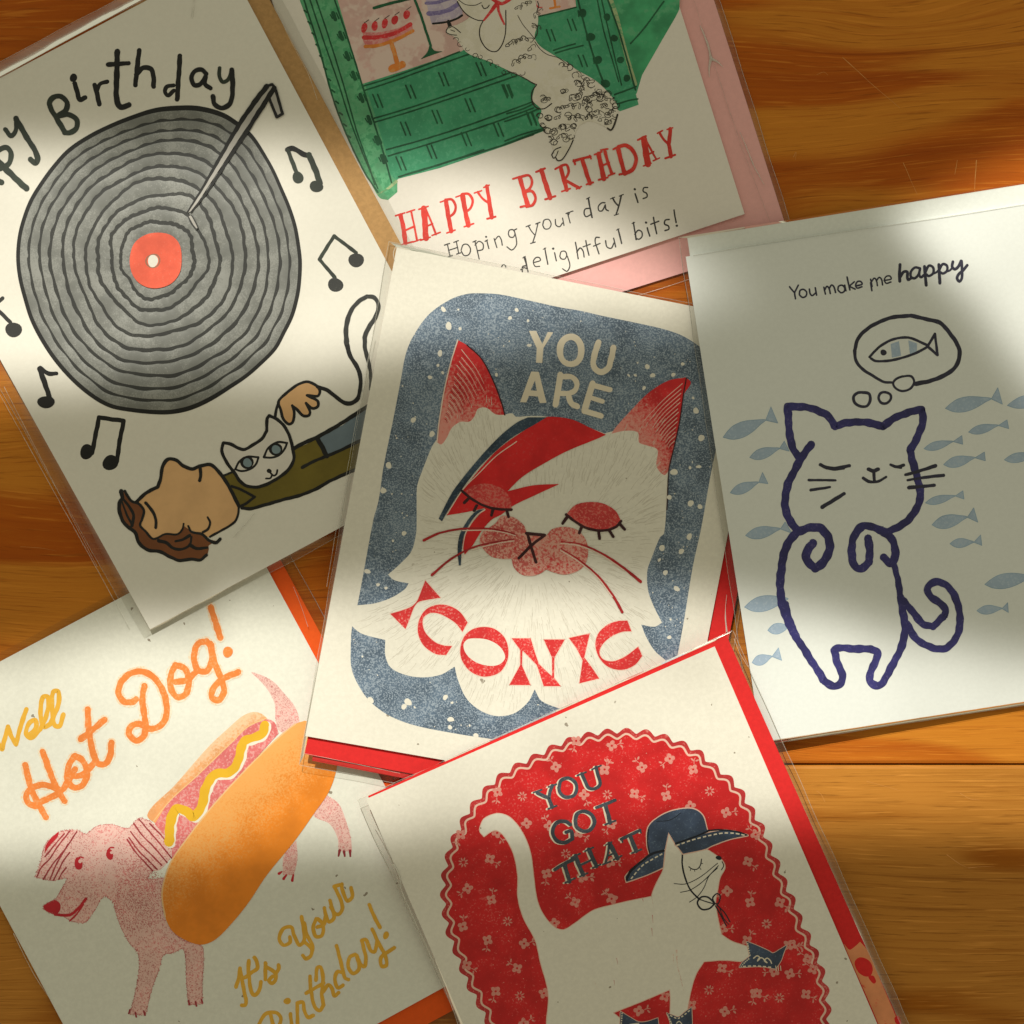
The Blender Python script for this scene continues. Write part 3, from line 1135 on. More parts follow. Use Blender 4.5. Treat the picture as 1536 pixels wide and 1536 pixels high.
CORG = ink('stand_orange_print', (0.75, 0.23, 0.035), (0.78, 0.34, 0.10), grain=0.6, scale=600, rough=0.6)
PURP = ink('cake_violet_print', (0.20, 0.16, 0.36), (0.30, 0.25, 0.45), grain=0.6, scale=1200, rough=0.6)
PURL = ink('cake_lilac_print', (0.50, 0.42, 0.55), (0.6, 0.52, 0.6), grain=0.7, scale=900, rough=0.6)
DOGW = ink('poodle_white_print', (0.76, 0.71, 0.60), (0.80, 0.75, 0.66), grain=0.9, scale=400, var=0.05, rough=0.65)
DOGL = ink('poodle_line_print', (0.035, 0.028, 0.020), (0.25, 0.2, 0.14), grain=0.35, scale=2500, var=0.4)
TRED = ink('lettering_red_print', (0.72, 0.040, 0.025), (0.76, 0.09, 0.06), grain=0.5, scale=1600, rough=0.55)
TBLK = ink('lettering_black_print', (0.020, 0.017, 0.014), (0.12, 0.1, 0.08), grain=0.35, scale=2600, rough=0.5, spec=0.8)

shop = Part(card_poo, 'printed_shop')
shop.fill(GRN1, '500,-12! 530,128 565,230 585,278! 598,268! 660,252 760,218 825,193! 880,178! 930,160! 955,140 1000,-12!', smooth=False)
shop.fill(GRN2, '445,-12! 478,78 509,177 538,240 560,282 570,297 582,300! 596,288! 596,272! 586,262! 575,215 552,140 530,70 502,-12!')
shop.fill(GRN3, '912,-12! 925,60 940,100 953,130! 968,104 992,62 1013,26 1019,14! 1020,-12!', smooth=False)
shop.fill(GRN1, '864,-12! 872,30 890,90 908,140 925,163! 930,167! 958,157! 952,134! 936,90 918,30 905,-12!', smooth=False)
shop.fill(GLITE, '908,-12! 922,30 944,110 952,133! 956,126! 942,80 928,25 916,-12!')
win = Part(card_poo, 'printed_shop_window')
win.fill(PINKW, '503,-12! 543,126! 600,108 692,77 720,60 804,26 864,10! 862,-12!', smooth=False)
L = lambda s_, w_, T, p=shop, m=GLINE, **k: p.line(m, s_, w_, T, **k)
L('212,-10 300,270 380,560 458,770 560,985 640,1108', 10, P_)
L('246,-10 330,240 410,470 480,690 560,900 640,1085', 9, P_)
L('282,-10 340,160 440,480 520,760 580,930 622,1062', 9, P_)
L('388,-10 470,230 552,495 610,680 662,845 722,1062', 10, P_)
for i in range(12):
    u = i / 11
    L('%d,%d %d,%d' % (216 + 250 * u, 60 + 720 * u, 232 + 250 * u, 72 + 720 * u), 10, P_)
for x, y in ((388, 92), (428, 205), (464, 322), (502, 435), (545, 563), (590, 690), (634, 808), (668, 915)):
    L('%d,%d %d,%d' % (x - 6, y - 18, x + 8, y + 20), 22, P_)
    L('%d,%d %d,%d' % (x - 22, y - 8, x - 10, y + 14), 7, P_)
    L('%d,%d %d,%d' % (x + 14, y - 18, x + 28, y + 16), 8, P_)
for s_ in ('556,496 700,452 900,380 1110,298', '560,522 720,470 920,398 1165,312', '610,684 800,628 1000,562 1200,492 1400,420', '622,704 820,645 1020,580 1240,505 1440,436', '690,862 880,810 1080,748 1300,672 1536,585',
           '700,898 900,840 1100,776 1320,702 1536,622', '760,1018 900,978 1100,915 1330,846 1536,775', '800,1004 1000,945 1250,862'):
    L(s_, 9, P_)
TK = ((640, 580), (830, 527), (1020, 455), (1235, 397), (800, 740), (982, 672), (1172, 605), (1385, 525), (774, 940), (950, 872), (1150, 800), (1335, 746), (1525, 682))
for x, y in TK:
    for d in (-14, 14):
        L('%d,%d %d,%d' % (x + d - 15, y - 36, x + d + 15, y + 38), 9, P_)
for s_ in ('180,95 280,72 400,42', '270,290 330,270 395,252', '280,306 350,285 440,262', '0,655 90,628 170,590', '-10,700 90,665 190,625', '-10,830 110,785 228,742', '-10,812 100,770 225,738'):
    L(s_, 9, Q_)
for x, y in ((255, 203), (376, 143), (438, 350), (10, 520), (145, 680)):
    for d in (-14, 14):
        L('%d,%d %d,%d' % (x + d - 12, y - 32, x + d + 12, y + 32), 9, Q_)
L('408,-10 460,190 510,350 568,500', 11, Q_)
L('520,-10 560,180 610,350 645,470', 8, Q_)
L('545,-10 590,190 630,360 662,490', 8, Q_)
L('580,-10 640,160 690,330 742,518', 10, Q_)
L('622,545 690,520 745,498', 10, Q_)
L('636,600 700,580 755,570', 10, Q_)
L('714,250 790,165 905,8', 9, Q_)
for x, y in ((438, 75), (486, 212), (526, 345), (572, 482)):
    shop.dot(GLINE, x, y, 23, 24, Q_)
    L('%d,%d %d,%d' % (x - 26, y - 14, x - 22, y + 20), 8, Q_)
for x, y in ((578, 98), (620, 220), (656, 345), (692, 450)):
    shop.dot(GLINE, x, y, 20, 20, Q_)
shop.line(GLITE, '745,1045 700,1085 640,1118', 20, P_, w1=6)
shop.done()
win_o = win.done()

ck = Part(card_poo, 'printed_cake')
ck.fill(CPNK, '555,185! 650,185 760,160 835,128! 838,178 780,222 680,250 572,268! 555,230', P_)
for x, y in ((562, 160), (622, 150), (680, 135), (738, 115), (806, 84)):
    ck.dot(CRED, x, y, 18, 28, P_, rot=0.25)
    ck.line(DOGL, '%d,%d %d,%d' % (x, y - 28, x + 26, y - 46), 4, P_)
ck.line(CRED, '560,216 640,214 740,190 828,140', 24, P_)
ck.line(CORG, '568,268 640,262 740,230 842,178', 20, P_)
ck.line(CORG, '715,238 735,300 750,365', 26, P_)
ck.line(CORG, '722,396 750,385 780,372', 44, P_)
ck.done()
ck = Part(card_poo, 'printed_cake')
ck.fill(PURL, '912,-12! 1088,-12! 1128,82 1060,112 950,138!', P_)
ck.line(PURP, '932,78 1000,72 1060,52 1104,22', 26, P_)
ck.line(PURP, '918,18 980,14 1060,-10', 18, P_)
ck.line(BLK, '958,136 1040,126 1090,110 1126,88', 12, P_)
ck.line(BLK, '1048,125 1056,150', 22, P_)
ck.done()
st = Part(card_poo, 'printed_cake_stand')
st.line(GLINE, '850,-10 885,80 915,170 945,265', 15, P_)
st.fill(GLINE, '886,342! 925,300 940,250! 965,290 1014,296! 950,318', P_)
st.line(GLINE, '618,46 740,12 860,-16', 17, P_)
st.done()
oc = Part(card_poo, 'printed_cake_stand')
oc.line(CRED, '158,15! 180,40 205,42', 14, Q_, w1=5)
oc.line(CORG, '275,-5 280,40', 14, Q_)
oc.line(CORG, '250,48 305,38', 12, Q_)
oc.done()

dog = Part(card_poo, 'printed_poodle')
dog.fill(DOGW, '684,-12! 686,2 694,16 704,25 688,36 671,42 670,50 681,55 689,65 702,80 733,92 765,107 800,124 803,126 799,150 812,165 808,182 822,200 829,221 835,237! 840,241 851,229 860,208 869,189 886,182 914,193! 918,194! 927,169 922,151 896,123 864,104 851,94 828,81 809,68 802,55 807,34 806,16 800,-12!')
T3 = (640, 0, 300)
for s_, w_ in (('235,10 270,70 320,120 390,155 430,158', 8), ('245,0 300,35 370,40 420,20', 6), ('425,40 440,65 465,60 480,40', 8), ('440,150 410,210 408,280 440,350 490,392 540,392 580,340 605,250 608,80', 9),
               ('700,120 740,190 790,250 830,300', 6), ('845,90 860,40 850,10', 7), ('810,180 840,190 850,250 825,300', 7), ('170,200 150,245 185,265 230,270', 7), ('170,215 200,205 260,250', 7), ('185,230 215,240', 6),
               ('830,320 870,375 930,420 1000,440 1050,470 1085,500', 6), ('620,545 700,575 760,605 820,640 845,650', 8), ('845,650 812,700 808,770 840,825 900,835 960,795', 9), ('1465,880 1440,960 1415,1000 1390,985', 14),
               ('960,1190 985,1150 1030,1130', 9), ('960,1190 975,1215 990,1205 1010,1160', 8), ('990,1205 1005,1232 1040,1225 1090,1150 1125,1075', 9)):
    dog.line(DOGL, s_, w_, T3)


def curl(x, y, r, turns=1.3):
    a0 = random.random() * 6.28
    pts = []
    for i in range(12):
        a = a0 + turns * 6.28 * i / 11
        q = r * (1 - 0.30 * i / 11)
        pts.append((x + q * math.cos(a), y + q * 0.85 * math.sin(a)))
    return pts


k3 = 300 / 1536
rc = random.Random(3)
edge1 = [(215, 300), (250, 340), (310, 370), (360, 410), (420, 440), (470, 465), (520, 490), (560, 520), (610, 545), (660, 555), (720, 560)]
edge2 = [(1050, 510), (1110, 520), (1160, 570), (1220, 600), (1270, 640), (1330, 690), (1390, 720), (1430, 760), (1460, 820), (1440, 880)]
edge3 = [(870, 900), (880, 950), (920, 1010), (950, 1060), (990, 1100), (1060, 1060), (1110, 1040), (1140, 980)]
hind = [(1040, 700), (1100, 760), (1160, 740), (1200, 800), (1030, 830), (1080, 810), (930, 910), (990, 910), (1100, 900), (1150, 880), (1030, 970), (1080, 990), (1230, 830), (1290, 720), (1330, 750), (1380, 760),
        (1150, 640), (1200, 640), (1270, 900), (1330, 920), (1380, 950), (1300, 850), (1350, 820), (1230, 910), (1400, 870), (890, 770), (915, 760), (1180, 690), (960, 1000), (1010, 1060), (1240, 760), (1130, 800)]
chest = [(640, 330), (690, 320), (730, 290), (620, 350), (660, 490), (710, 460), (750, 430), (790, 380), (830, 130), (820, 200), (690, 60), (730, 40), (770, 20), (640, 500), (690, 480), (735, 455)]

def scribble(x, y, r, loops, a0):
    pts = []
    n_ = int(loops * 9)
    for i in range(n_):
        a = 6.28 * i / 9
        q = r * (0.75 + 0.25 * math.sin(i * 1.7 + x))
        px, py = i * r * 0.17 + q * math.cos(a), q * 0.8 * math.sin(a)
        pts.append((x + px * math.cos(a0) - py * math.sin(a0), y + px * math.sin(a0) + py * math.cos(a0)))
    return pts


for x, y in hind + chest[:-3]:
    if rc.random() < 0.92:
        q = scribble(x - 10, y, rc.uniform(18, 30), rc.uniform(1.2, 2.6), rc.uniform(-0.7, 0.3))
        dog.line(DOGL, ([(640 + px * k3, py * k3) for px, py in q], [False] * len(q)), rc.uniform(5, 8), T3, w1=rc.uniform(3, 6))
for lst, r0, w0 in ((edge1, 24, 6), (edge2, 28, 7), (edge3, 28, 8), (hind[::2], 30, 8)):
    for x, y in lst:
        for q in range(1 if lst is edge1 else 2):
            xx, yy = x + rc.uniform(-20, 20), y + rc.uniform(-18, 18)
            dog.line(DOGL, ([(640 + px * k3, py * k3) for px, py in curl(xx, yy, r0 * rc.uniform(0.7, 1.25), rc.uniform(0.4, 0.95))], [False] * 12), w0 * rc.uniform(0.5, 0.95), T3)
dog_o = dog.done()
bow = Part(card_poo, 'printed_bow', dog_o)
bow.line(CRED, '545,20 500,80 440,155', 34, T3, w1=14)
bow.line(CRED, '545,20 555,90 595,185', 26, T3, w1=14)
bow.line(CRED, '505,-8 540,15 580,28 640,-6', 26, T3)
bow.done()

tx = Part(card_poo, 'printed_lettering')
for s_, w_ in (('772,1240 785,1300 800,1400', 26), ('742,1243 795,1226', 10), ('780,1408 842,1392', 10), ('832,1218 850,1300 866,1386', 12), ('806,1224 852,1208', 9), ('842,1394 888,1378', 9), ('790,1330 852,1304', 12),
               ('905,1200 912,1290 918,1372', 34), ('912,1196 945,1270 975,1350', 12), ('918,1305 955,1288', 11), ('876,1206 930,1188', 9), ('886,1384 942,1366', 9), ('952,1356 1000,1338', 9),
               ('1032,1158 1046,1240 1062,1332', 26), ('1000,1164 1048,1146', 9), ('1038,1342 1085,1325', 10), ('1030,1150 1066,1150 1088,1186 1080,1226 1046,1254', 15),
               ('1128,1126 1145,1220 1162,1298', 28), ('1090,1135 1142,1116', 9), ('1138,1306 1192,1288', 10), ('1126,1118 1164,1118 1186,1154 1176,1196 1142,1224', 15),
               ('1216,1106 1245,1145 1282,1172', 14), ('1268,1072 1276,1120 1284,1170', 22), ('1283,1168 1290,1210 1296,1252', 26), ('1196,1112 1238,1098', 9), ('1250,1080 1282,1066', 9), ('1270,1260 1318,1248', 12)):
    tx.line(TRED, s_, w_, P_)
for s_, w_ in (('76,1026 98,1100 122,1184', 26), ('36,1030 80,1016', 11), ('80,1192 128,1182', 13), ('76,1020 128,1010 146,1048 130,1088 96,1104', 15), ('96,1106 145,1102 166,1140 150,1180 115,1190', 16),
               ('200,982 225,1060 250,1140', 28), ('170,990 220,970', 13), ('222,1148 280,1130', 13), ('312,966 328,1030 346,1094', 24), ('280,974 322,950', 12), ('318,1103 366,1086', 11), ('312,956 345,950 357,985 345,1020 326,1036', 15), ('336,1036 375,1060 418,1082', 18), ('402,1088 430,1074', 10),
               ('435,920 458,990 480,1056', 24), ('386,928 430,914 482,902', 15), ('386,922 394,946', 12), ('478,896 486,914', 10), ('460,1062 498,1050', 11),
               ('530,886 545,960 560,1030', 27), ('566,872 585,940 606,1000', 18), ('546,956 590,936', 12), ('506,890 548,874', 10), ('542,864 582,858', 10), ('530,1036 582,1022', 11), ('586,1012 622,998', 10),
               ('642,856 660,930 680,1000', 25), ('614,860 652,840', 11), ('650,1005 690,995', 13), ('645,845 690,838 735,880 745,930 725,976 682,1000', 22),
               ('790,800 802,880 814,946', 36), ('795,794 830,860 860,914', 12), ('816,890 846,874', 11), ('756,806 802,784', 12), ('788,956 832,940', 9), ('844,926 880,910', 9),
               ('880,764 900,798 926,824', 15), ('942,742 940,780 934,826', 22), ('930,820 940,860 946,902', 22), ('868,768 898,752', 9), ('924,746 956,736', 9), ('914,912 970,892', 13)):
    tx.line(TRED, s_, w_, Q_)
for s_ in ('1040,1405 1056,1474', '1092,1390 1106,1458', '1048,1442 1100,1425', '1024,1412 1054,1402', '1078,1396 1104,1386', '1044,1480 1070,1472', '1094,1464 1118,1456', '1200,1390 1212,1440 1224,1492', '1200,1412 1222,1390 1246,1404 1244,1436 1216,1444', '1188,1394 1206,1386',
           '1268,1386 1274,1410 1280,1432', '1258,1390 1272,1382', '1310,1374 1318,1400 1326,1426', '1314,1384 1336,1360 1350,1378 1357,1412', '1430,1340 1438,1380 1438,1412 1412,1440 1384,1422', '1120,1440 1132,1410 1156,1408 1174,1434 1164,1466 1138,1472 1121,1446',
           '1392,1346 1398,1326 1420,1324 1430,1346 1420,1366 1400,1364 1392,1348', '1424,1326 1440,1318', '1268,1386 1258,1390'):
    tx.line(TBLK, s_, 7, P_)
tx.dot(TBLK, 1264, 1364, 6, 6, P_)
for s_ in ('124,1300 142,1330 160,1352', '180,1286 168,1340 150,1398', '112,1306 136,1296', '168,1290 192,1280', '138,1402 164,1394', '208,1294 216,1268 242,1264 256,1290 244,1316 220,1318 208,1298', '280,1264 284,1296 304,1306 322,1284', '322,1256 330,1298', '350,1226 358,1256 366,1284', '354,1242 364,1222 382,1216', '342,1230 356,1224'):
    tx.line(TBLK, s_, 7, Q_)
for s_, w_ in (('470,1142 480,1196 492,1252', 10), ('460,1146 478,1136', 6), ('482,1200 452,1204 446,1230 458,1248 484,1236', 8), ('566,1168 548,1168 528,1190 532,1214 550,1214 568,1180! 572,1206 586,1214', 8), ('610,1140 625,1166 642,1184', 9), ('660,1126 648,1180 630,1236', 9), ('598,1146 622,1136', 6), ('648,1130 672,1120', 6), ('620,1240 644,1232', 6),
               ('740,1116 748,1140 756,1166', 9), ('812,1080 790,1082 786,1102 806,1114 808,1134 786,1144', 8), ('220,1430 228,1476 237,1522', 8), ('210,1436 226,1428', 5), ('276,1456 286,1502', 8), ('350,1476 364,1530 348,1562 322,1548', 7), ('306,1474 314,1450 336,1448 346,1470 334,1492 314,1490 306,1476', 7),
               ('396,1396 404,1440 412,1490', 8), ('404,1452 424,1428 440,1446 446,1480', 8), ('456,1386 464,1430 474,1470', 8), ('440,1422 482,1406', 7), ('534,1368 514,1368 510,1394 522,1432 532,1462', 8), ('500,1418 538,1402', 7), ('570,1386 578,1422 602,1430 618,1400', 8), ('616,1372 628,1422', 8), ('642,1320 652,1360 662,1402', 9), ('632,1326 648,1318', 5),
               ('730,1282 738,1330 746,1380', 9), ('722,1288 738,1280', 5), ('738,1350 758,1326 778,1336 780,1362 762,1378 744,1372', 8), ('810,1312 816,1336 824,1360', 9), ('846,1252 854,1300 864,1346', 9), ('830,1292 876,1274', 8), ('936,1264 914,1268 910,1290 932,1302 934,1320 912,1328', 9), ('964,1210 970,1250 976,1282', 9),
               ('100,1480 112,1520 122,1560', 8), ('92,1486 108,1476', 5), ('112,1530 92,1536 90,1570', 8), ('158,1512 194,1500 188,1484 168,1484 154,1506 164,1534 190,1534', 7)):
    tx.line(TBLK, s_, w_, Q_)
for x, y in ((738, 1090), (803, 1282), (980, 1300), (268, 1432)):
    tx.dot(TBLK, x, y, 7, 7, Q_)
for s_ in ('1200,192 1208,180 1220,184 1224,194', '1310,210 1330,198 1348,206', '1336,140 1344,180 1352,222'):
    tx.line(TBLK, s_, 7, H4)
tx.done()

# ------------------------------------------------------------------ artwork of the white cat on speckled blue
I_, J_, K_ = (740, 400, 400), (440, 780, 400), (740, 760, 400)
NB, NC = (620, 660, 340), (560, 640, 300)
CREAM = M['cream_fleck']
BLUE = ink('speckled_blue_print', (0.095, 0.145, 0.215), (0.33, 0.40, 0.48), grain=0.76, scale=2500, var=0.25, rough=0.45, spec=0.8, blotch=0.16)
BLUED = ink('dark_blue_print', (0.028, 0.052, 0.085), (0.09, 0.13, 0.17), grain=0.55, scale=1700, var=0.4, rough=0.5)
RED = ink('bright_red_print', (0.66, 0.014, 0.016), (0.70, 0.05, 0.05), grain=0.35, scale=1500, var=0.12, rough=0.5)
REDG = ink('grainy_red_print', (0.70, 0.030, 0.032), (0.82, 0.25, 0.22), grain=0.55, scale=1800, var=0.12, rough=0.5)
EARR = ink('ear_red_print', (0.68, 0.022, 0.026), (0.80, 0.33, 0.28), grad=True, gp=(0.10, 0.85), scale=1300, rough=0.5)
BLUSH = ink('blush_pink_print', (0.62, 0.115, 0.10), (0.76, 0.38, 0.31), grain=0.85, scale=1500, var=0.12, rough=0.55)
LID = ink('eyelid_red_print', (0.62, 0.045, 0.045), (0.70, 0.16, 0.13), grain=0.75, scale=1500, rough=0.55)
DLINE = ink('plum_line_print', (0.045, 0.010, 0.012), var=0.3)
WHK = ink('whisker_red_print', (0.40, 0.018, 0.020), var=0.2)
PALEP = ink('pale_line_print', (0.84, 0.66, 0.56), var=0.05)
HATCH = ink('fur_line_print', (0.67, 0.63, 0.54), var=0.06, rough=0.8, spec=0.1)

fr_ = Part(card_ico, 'printed_frame')
fr_.fill(BLUE, '568,750 575,702 591,623 601,571 609,530 620,504 643,472 674,450 700,441 726,440 752,442 790,450 840,461 870,466 900,473 948,483 1000,495 1030,507 1060,530 1076,560 1080,600 1078,650 1066,712 1052,791 1039,851 1024,942 1006,1030 992,1076 962,1104 920,1122 870,1126 800,1118 734,1108 687,1101 622,1088 583,1073 554,1051 536,1025 527,1001 526,975 528,941 536,908 544,866 560,780')
fr_o = fr_.done()
face = Part(card_ico, 'printed_cat_face')
FACE = ('686,511! 700,519 721,537 740,571 757,622! 768,620 774,625 792,624 812,624 821,625 844,627 875,638 907,650! 922,645 938,627 961,600 987,580 1016,568 1030,566! 1024,593 1019,634 1008,676 1003,707 1000,752 996,800 990,806 977,838 971,856 972,885 980,908 993,934! 982,940 962,937! '
        '969,955 982,976 999,991! 985,1030 960,1056 925,1072 880,1076 840,1063 812,1051 802,1034! 792,1053 771,1070 745,1074 721,1066 700,1048 687,1020 682,1000! 661,1012 633,1016 607,1012 586,1001 578,983 578,960! 544,951 531,942 523,931 518,917! 536,908! 562,905 586,897 607,884 613,875! 591,870 582,862! 601,845 617,827 624,801 625,780 625,750 626,728 635,702 648,670 656,658! 665,610 674,560')
face.fill(CREAM, FACE)
# combed fur drawn in fine lines that run out from the nose
nose = (800, 812)
fp, fc = parse(FACE)
fpoly = curve(fp, fc, True, 6)
rf = random.Random(11)
off = face.level(fpoly, 0)
kk = 0
while kk < 1500:
    x, y = rf.uniform(540, 1020), rf.uniform(600, 1070)
    if not inside((x, y), fpoly) or edge_dist((x, y), fpoly) < 8:
        continue
    dx, dy = x - nose[0], y - nose[1]
    r = math.hypot(dx, dy)
    if r < 70:
        continue
    a = math.atan2(dy, dx) + rf.gauss(0, 0.05) + (0.35 if y < 780 else 0.0) * math.sin(math.atan2(dy, dx) * 2)
    ln = rf.uniform(9, 26)
    q = [(x + math.cos(a + 0.2 * u) * ln * u, y + math.sin(a + 0.2 * u) * ln * u) for u in (-0.5, 0, 0.5)]
    if not all(inside(p, fpoly) for p in q):
        continue
    face.ribbon(HATCH, q, 1.0, 0.5, off + rf.random() * 3e-6, caps=False)
    kk += 1
face_o = face.done()
ear = Part(card_ico, 'printed_ear', face_o)
ear.fill(EARR, '947,614! 1000,645 1080,722 1150,850 1200,985 1218,1046! 1165,1042 1112,1005 1065,1010 1040,1060 1012,1085 962,1086 912,1122 882,1180 852,1216 830,1205! 842,1090 872,900 910,730', H4, grad=((735, 560), (665, 650)))
for i in range(26):
    u = i / 25
    a = lerp2((688, 518), (667, 628), u)
    ln = (1 - u) * 82 + 8
    b = (a[0] + 0.53 * ln, a[1] + 0.80 * ln)
    ear.line(WHK if i % 2 else PALEP, ([lerp2(a, b, 0.04 + 0.1 * random.random()), (lerp2(a, b, 0.5)[0] + 2 * (1 - u), lerp2(a, b, 0.5)[1] - 1.5), lerp2(a, b, 0.75 + 0.25 * random.random())], [False] * 3), 1.0, w1=0.5)
ear.line(PALEP, '947,614 908,740 868,910 838,1100 828,1200', 7, H4)
ear.line(DLINE, '1000,643 1082,720 1152,850 1202,985 1218,1046', 7, H4)
ear.done()
ear = Part(card_ico, 'printed_ear', face_o)
ear.fill(EARR, '1108,638! 1138,668 1096,742 1072,900 1040,1045 1012,1165 985,1200 940,1150 945,1055 885,1030 840,1012 832,955 760,945 680,962! 705,925 800,820 900,722 1010,656', I_, grad=((1010, 620), (945, 660)))
for i in range(26):
    u = i / 25
    a = lerp2((1026, 573), (1012, 664), u)
    ln = (1 - u) * 78 + 14
    b = (a[0] - 0.68 * ln, a[1] + (0.66 + 0.1 * u) * ln)
    ear.line(WHK if i % 2 else PALEP, ([lerp2(a, b, 0.02 + 0.1 * random.random()), (lerp2(a, b, 0.5)[0] - 1, lerp2(a, b, 0.5)[1] - 2 * (1 - u)), lerp2(a, b, 0.75 + 0.25 * random.random())], [False] * 3), 1.0, w1=0.5)
ear.line(DLINE, '1112,640 1094,745 1072,900 1040,1045 1012,1165 1004,1300 1000,1400', 6, I_)
ear.done()

bolt = Part(card_ico, 'printed_stripe', face_o)
bolt.fill(RED, '812,629! 823,625 857,629 886,642 909,652! 896,658 852,676 818,694 784,715 761,737! 800,728 839,726! 800,744 769,759 752,772! 737,780 722,797 709,818 697,832! 694,815 700,797 711,781 728,762! 700,768 670,773! 682,752 695,735 721,702 752,670')
bolt.fill(BLUED, '792,626! 820,626! 800,638 770,655 744,676 716,704 690,738 672,766 663,782! 658,778! 672,750 682,733 713,694 747,657 775,634')
bolt.fill(BLUED, '480,470! 430,505 380,570 345,640 330,720 322,850! 308,850! 300,740 312,650 345,580 395,510 440,475', NB)
bolt.line(PALEP, '485,472 432,510 388,572 352,640 336,730 334,800', 8, NB, w1=4)
bolt.line(PALEP, '700,10 560,110 440,230 340,330 230,500', 6, NB)
bolt.done()
ms = Part(card_ico, 'printed_muzzle', face_o)
ms.fill(BLUSH, '600,515 680,525 750,580 775,640 830,650 895,650 940,605 1020,588 1110,610 1165,670 1185,750 1165,840 1110,890 1030,912 960,900 900,878! 860,905 800,922 730,910 680,860 666,805! 600,805 530,790 480,745 450,690 470,625 520,590 560,560', NB)
stipple(ms, PALEP, curve(*parse('600,515 680,525 750,580 775,640 830,650 895,650 940,605 1020,588 1110,610 1165,670 1185,750 1165,840 1110,890 1030,912 960,900 900,878 860,905 800,922 730,910 680,860 666,805 600,805 530,790 480,745 450,690 470,625 520,590 560,560', NB), True), 260, (1.0, 2.0), 0.7, spread=3)
for x, y in ((490, 650), (550, 640), (600, 600), (630, 645), (560, 700), (620, 720), (690, 735), (975, 640), (1010, 690), (955, 720), (900, 750), (935, 805), (980, 840), (1045, 845), (1100, 740), (1090, 690), (850, 860), (915, 860), (1120, 800)):
    ms.dot(LID, x, y, 9, 9, NB)
ms.line(DLINE, '765,632! 890,645! 800,715 715,800', 20, NB)
ms.line(DLINE, '775,640 800,730 832,828', 20, NB)
for s_ in ('70,680 180,630 330,602 500,600 610,615 690,638', '125,915 250,810 400,730 560,690 680,672'):
    ms.line(WHK, s_, 17, NB, w1=7)
    q, c = parse(s_, NB)
    ms.line(PALEP, ([(a + 0.6, b + 2.6) for a, b in q[2:]], c[2:]), 1.6, w1=1.2)
for s_ in ('1000,688 1130,705 1280,770 1430,870 1540,960', '1000,735 1120,810 1250,920 1350,1050 1415,1165'):
    ms.line(WHK, s_, 7, NB, w1=20)
    q, c = parse(s_, NB)
    ms.line(PALEP, ([(a - 0.6, b + 2.8) for a, b in q[:4]], c[:4]), 1.2, w1=1.8)
ms.done()
for body, lash, stroke in (
    ('345,350! 400,312 480,295 560,310 620,345 660,410 665,475! 560,465 440,430', ('375,395 345,425', '430,445 412,478', '540,470 530,510', '635,480 645,520'), '330,345 400,402 480,445 570,468 665,472'),
    ('1035,505! 1100,440 1200,420 1290,432 1370,480 1408,550! 1370,592 1290,612 1190,600 1110,560', ('1040,525 1012,565', '1140,590 1125,630', '1255,615 1262,668', '1325,610 1355,655', '1395,565 1432,605'), '1035,505 1100,555 1180,598 1280,614 1370,590 1408,550')):
    ey = Part(card_ico, 'printed_eyelid', face_o)
    ey.fill(LID, body, NB)
    ey.line(DLINE, stroke, 18, NB)
    for l_ in lash:
        ey.line(DLINE, l_, 20, NB)
    ey.done()
sp = Part(card_ico, 'printed_speckles')
rs = random.Random(5)
bp = curve(*parse('568,750 591,623 609,530 643,472 700,441 790,450 900,473 1000,495 1060,530 1078,600 1066,712 1039,851 1024,942 992,1076 920,1122 800,1118 687,1101 583,1073 536,1025 527,1001 536,908 544,866 560,780'), True, 6)
n = 0
taken = []
FIX = [(665, 464, 3.6), (673, 489, 4.8), (690, 493, 2.6), (660, 530, 3.8), (657, 548, 2.4), (645, 566, 3.4), (664, 559, 2.2), (620, 630, 4), (648, 651, 4.6), (583, 698, 4.8), (575, 736, 4), (606, 800, 3.4), (551, 857, 4), (567, 877, 2.4), (579, 882, 2.6), (775, 465, 3.2), (765, 477, 3), (794, 518, 2.8), (808, 564, 2), (792, 481, 2),
       (971, 550, 3.4), (979, 563, 3.6), (966, 582, 3.4), (1010, 562, 3.2), (1024, 546, 2.4), (953, 563, 2.2), (943, 563, 2), (1011, 708, 5.5), (1004, 746, 4), (1036, 755, 4.6), (1050, 760, 3.8), (1044, 616, 5), (1052, 657, 4.4), (1048, 700, 3), (993, 822, 4.8), (1022, 827, 4), (1034, 805, 4.4), (998, 859, 3.6), (1015, 883, 3.8), (1004, 956, 3.2), (989, 840, 2.4),
       (612, 1053, 5), (606, 1060, 4), (668, 1046, 3.8), (678, 1054, 2.2), (676, 1079, 3.8), (675, 1091, 3.4), (556, 1050, 4.5), (622, 1061, 1.6), (714, 1103, 3.4)]
for x, y, r in FIX:
    sp.dot(CREAM, x, y, r * rs.uniform(0.8, 1.0), r * rs.uniform(0.9, 1.3), rot=rs.random() * 3, n=12, wob=0.12)
while n < 150:
    x, y = rs.uniform(530, 1080), rs.uniform(440, 1125)
    if not inside((x, y), bp) or (inside((x, y), fpoly) and edge_dist((x, y), fpoly) > 1) or edge_dist((x, y), fpoly) < 5:
        continue
    if 775 < x < 930 and 488 < y < 632:
        if rs.random() > 0.1:
            continue
    r = min(2.4, rs.lognormvariate(-0.25, 0.45))
    sp.dot(CREAM, x, y, r, r * rs.uniform(0.9, 1.3), n=8)
    n += 1
sp.done()
tx = Part(card_ico, 'printed_lettering')
CRM = ink('cream_letter_print', (0.80, 0.715, 0.57), var=0.05, rough=0.6)
tx.fill(CRM, '205,370! 247,370! 282,445! 314,376! 345,378! 288,470! 282,555! 246,553! 250,470!', I_, smooth=False)
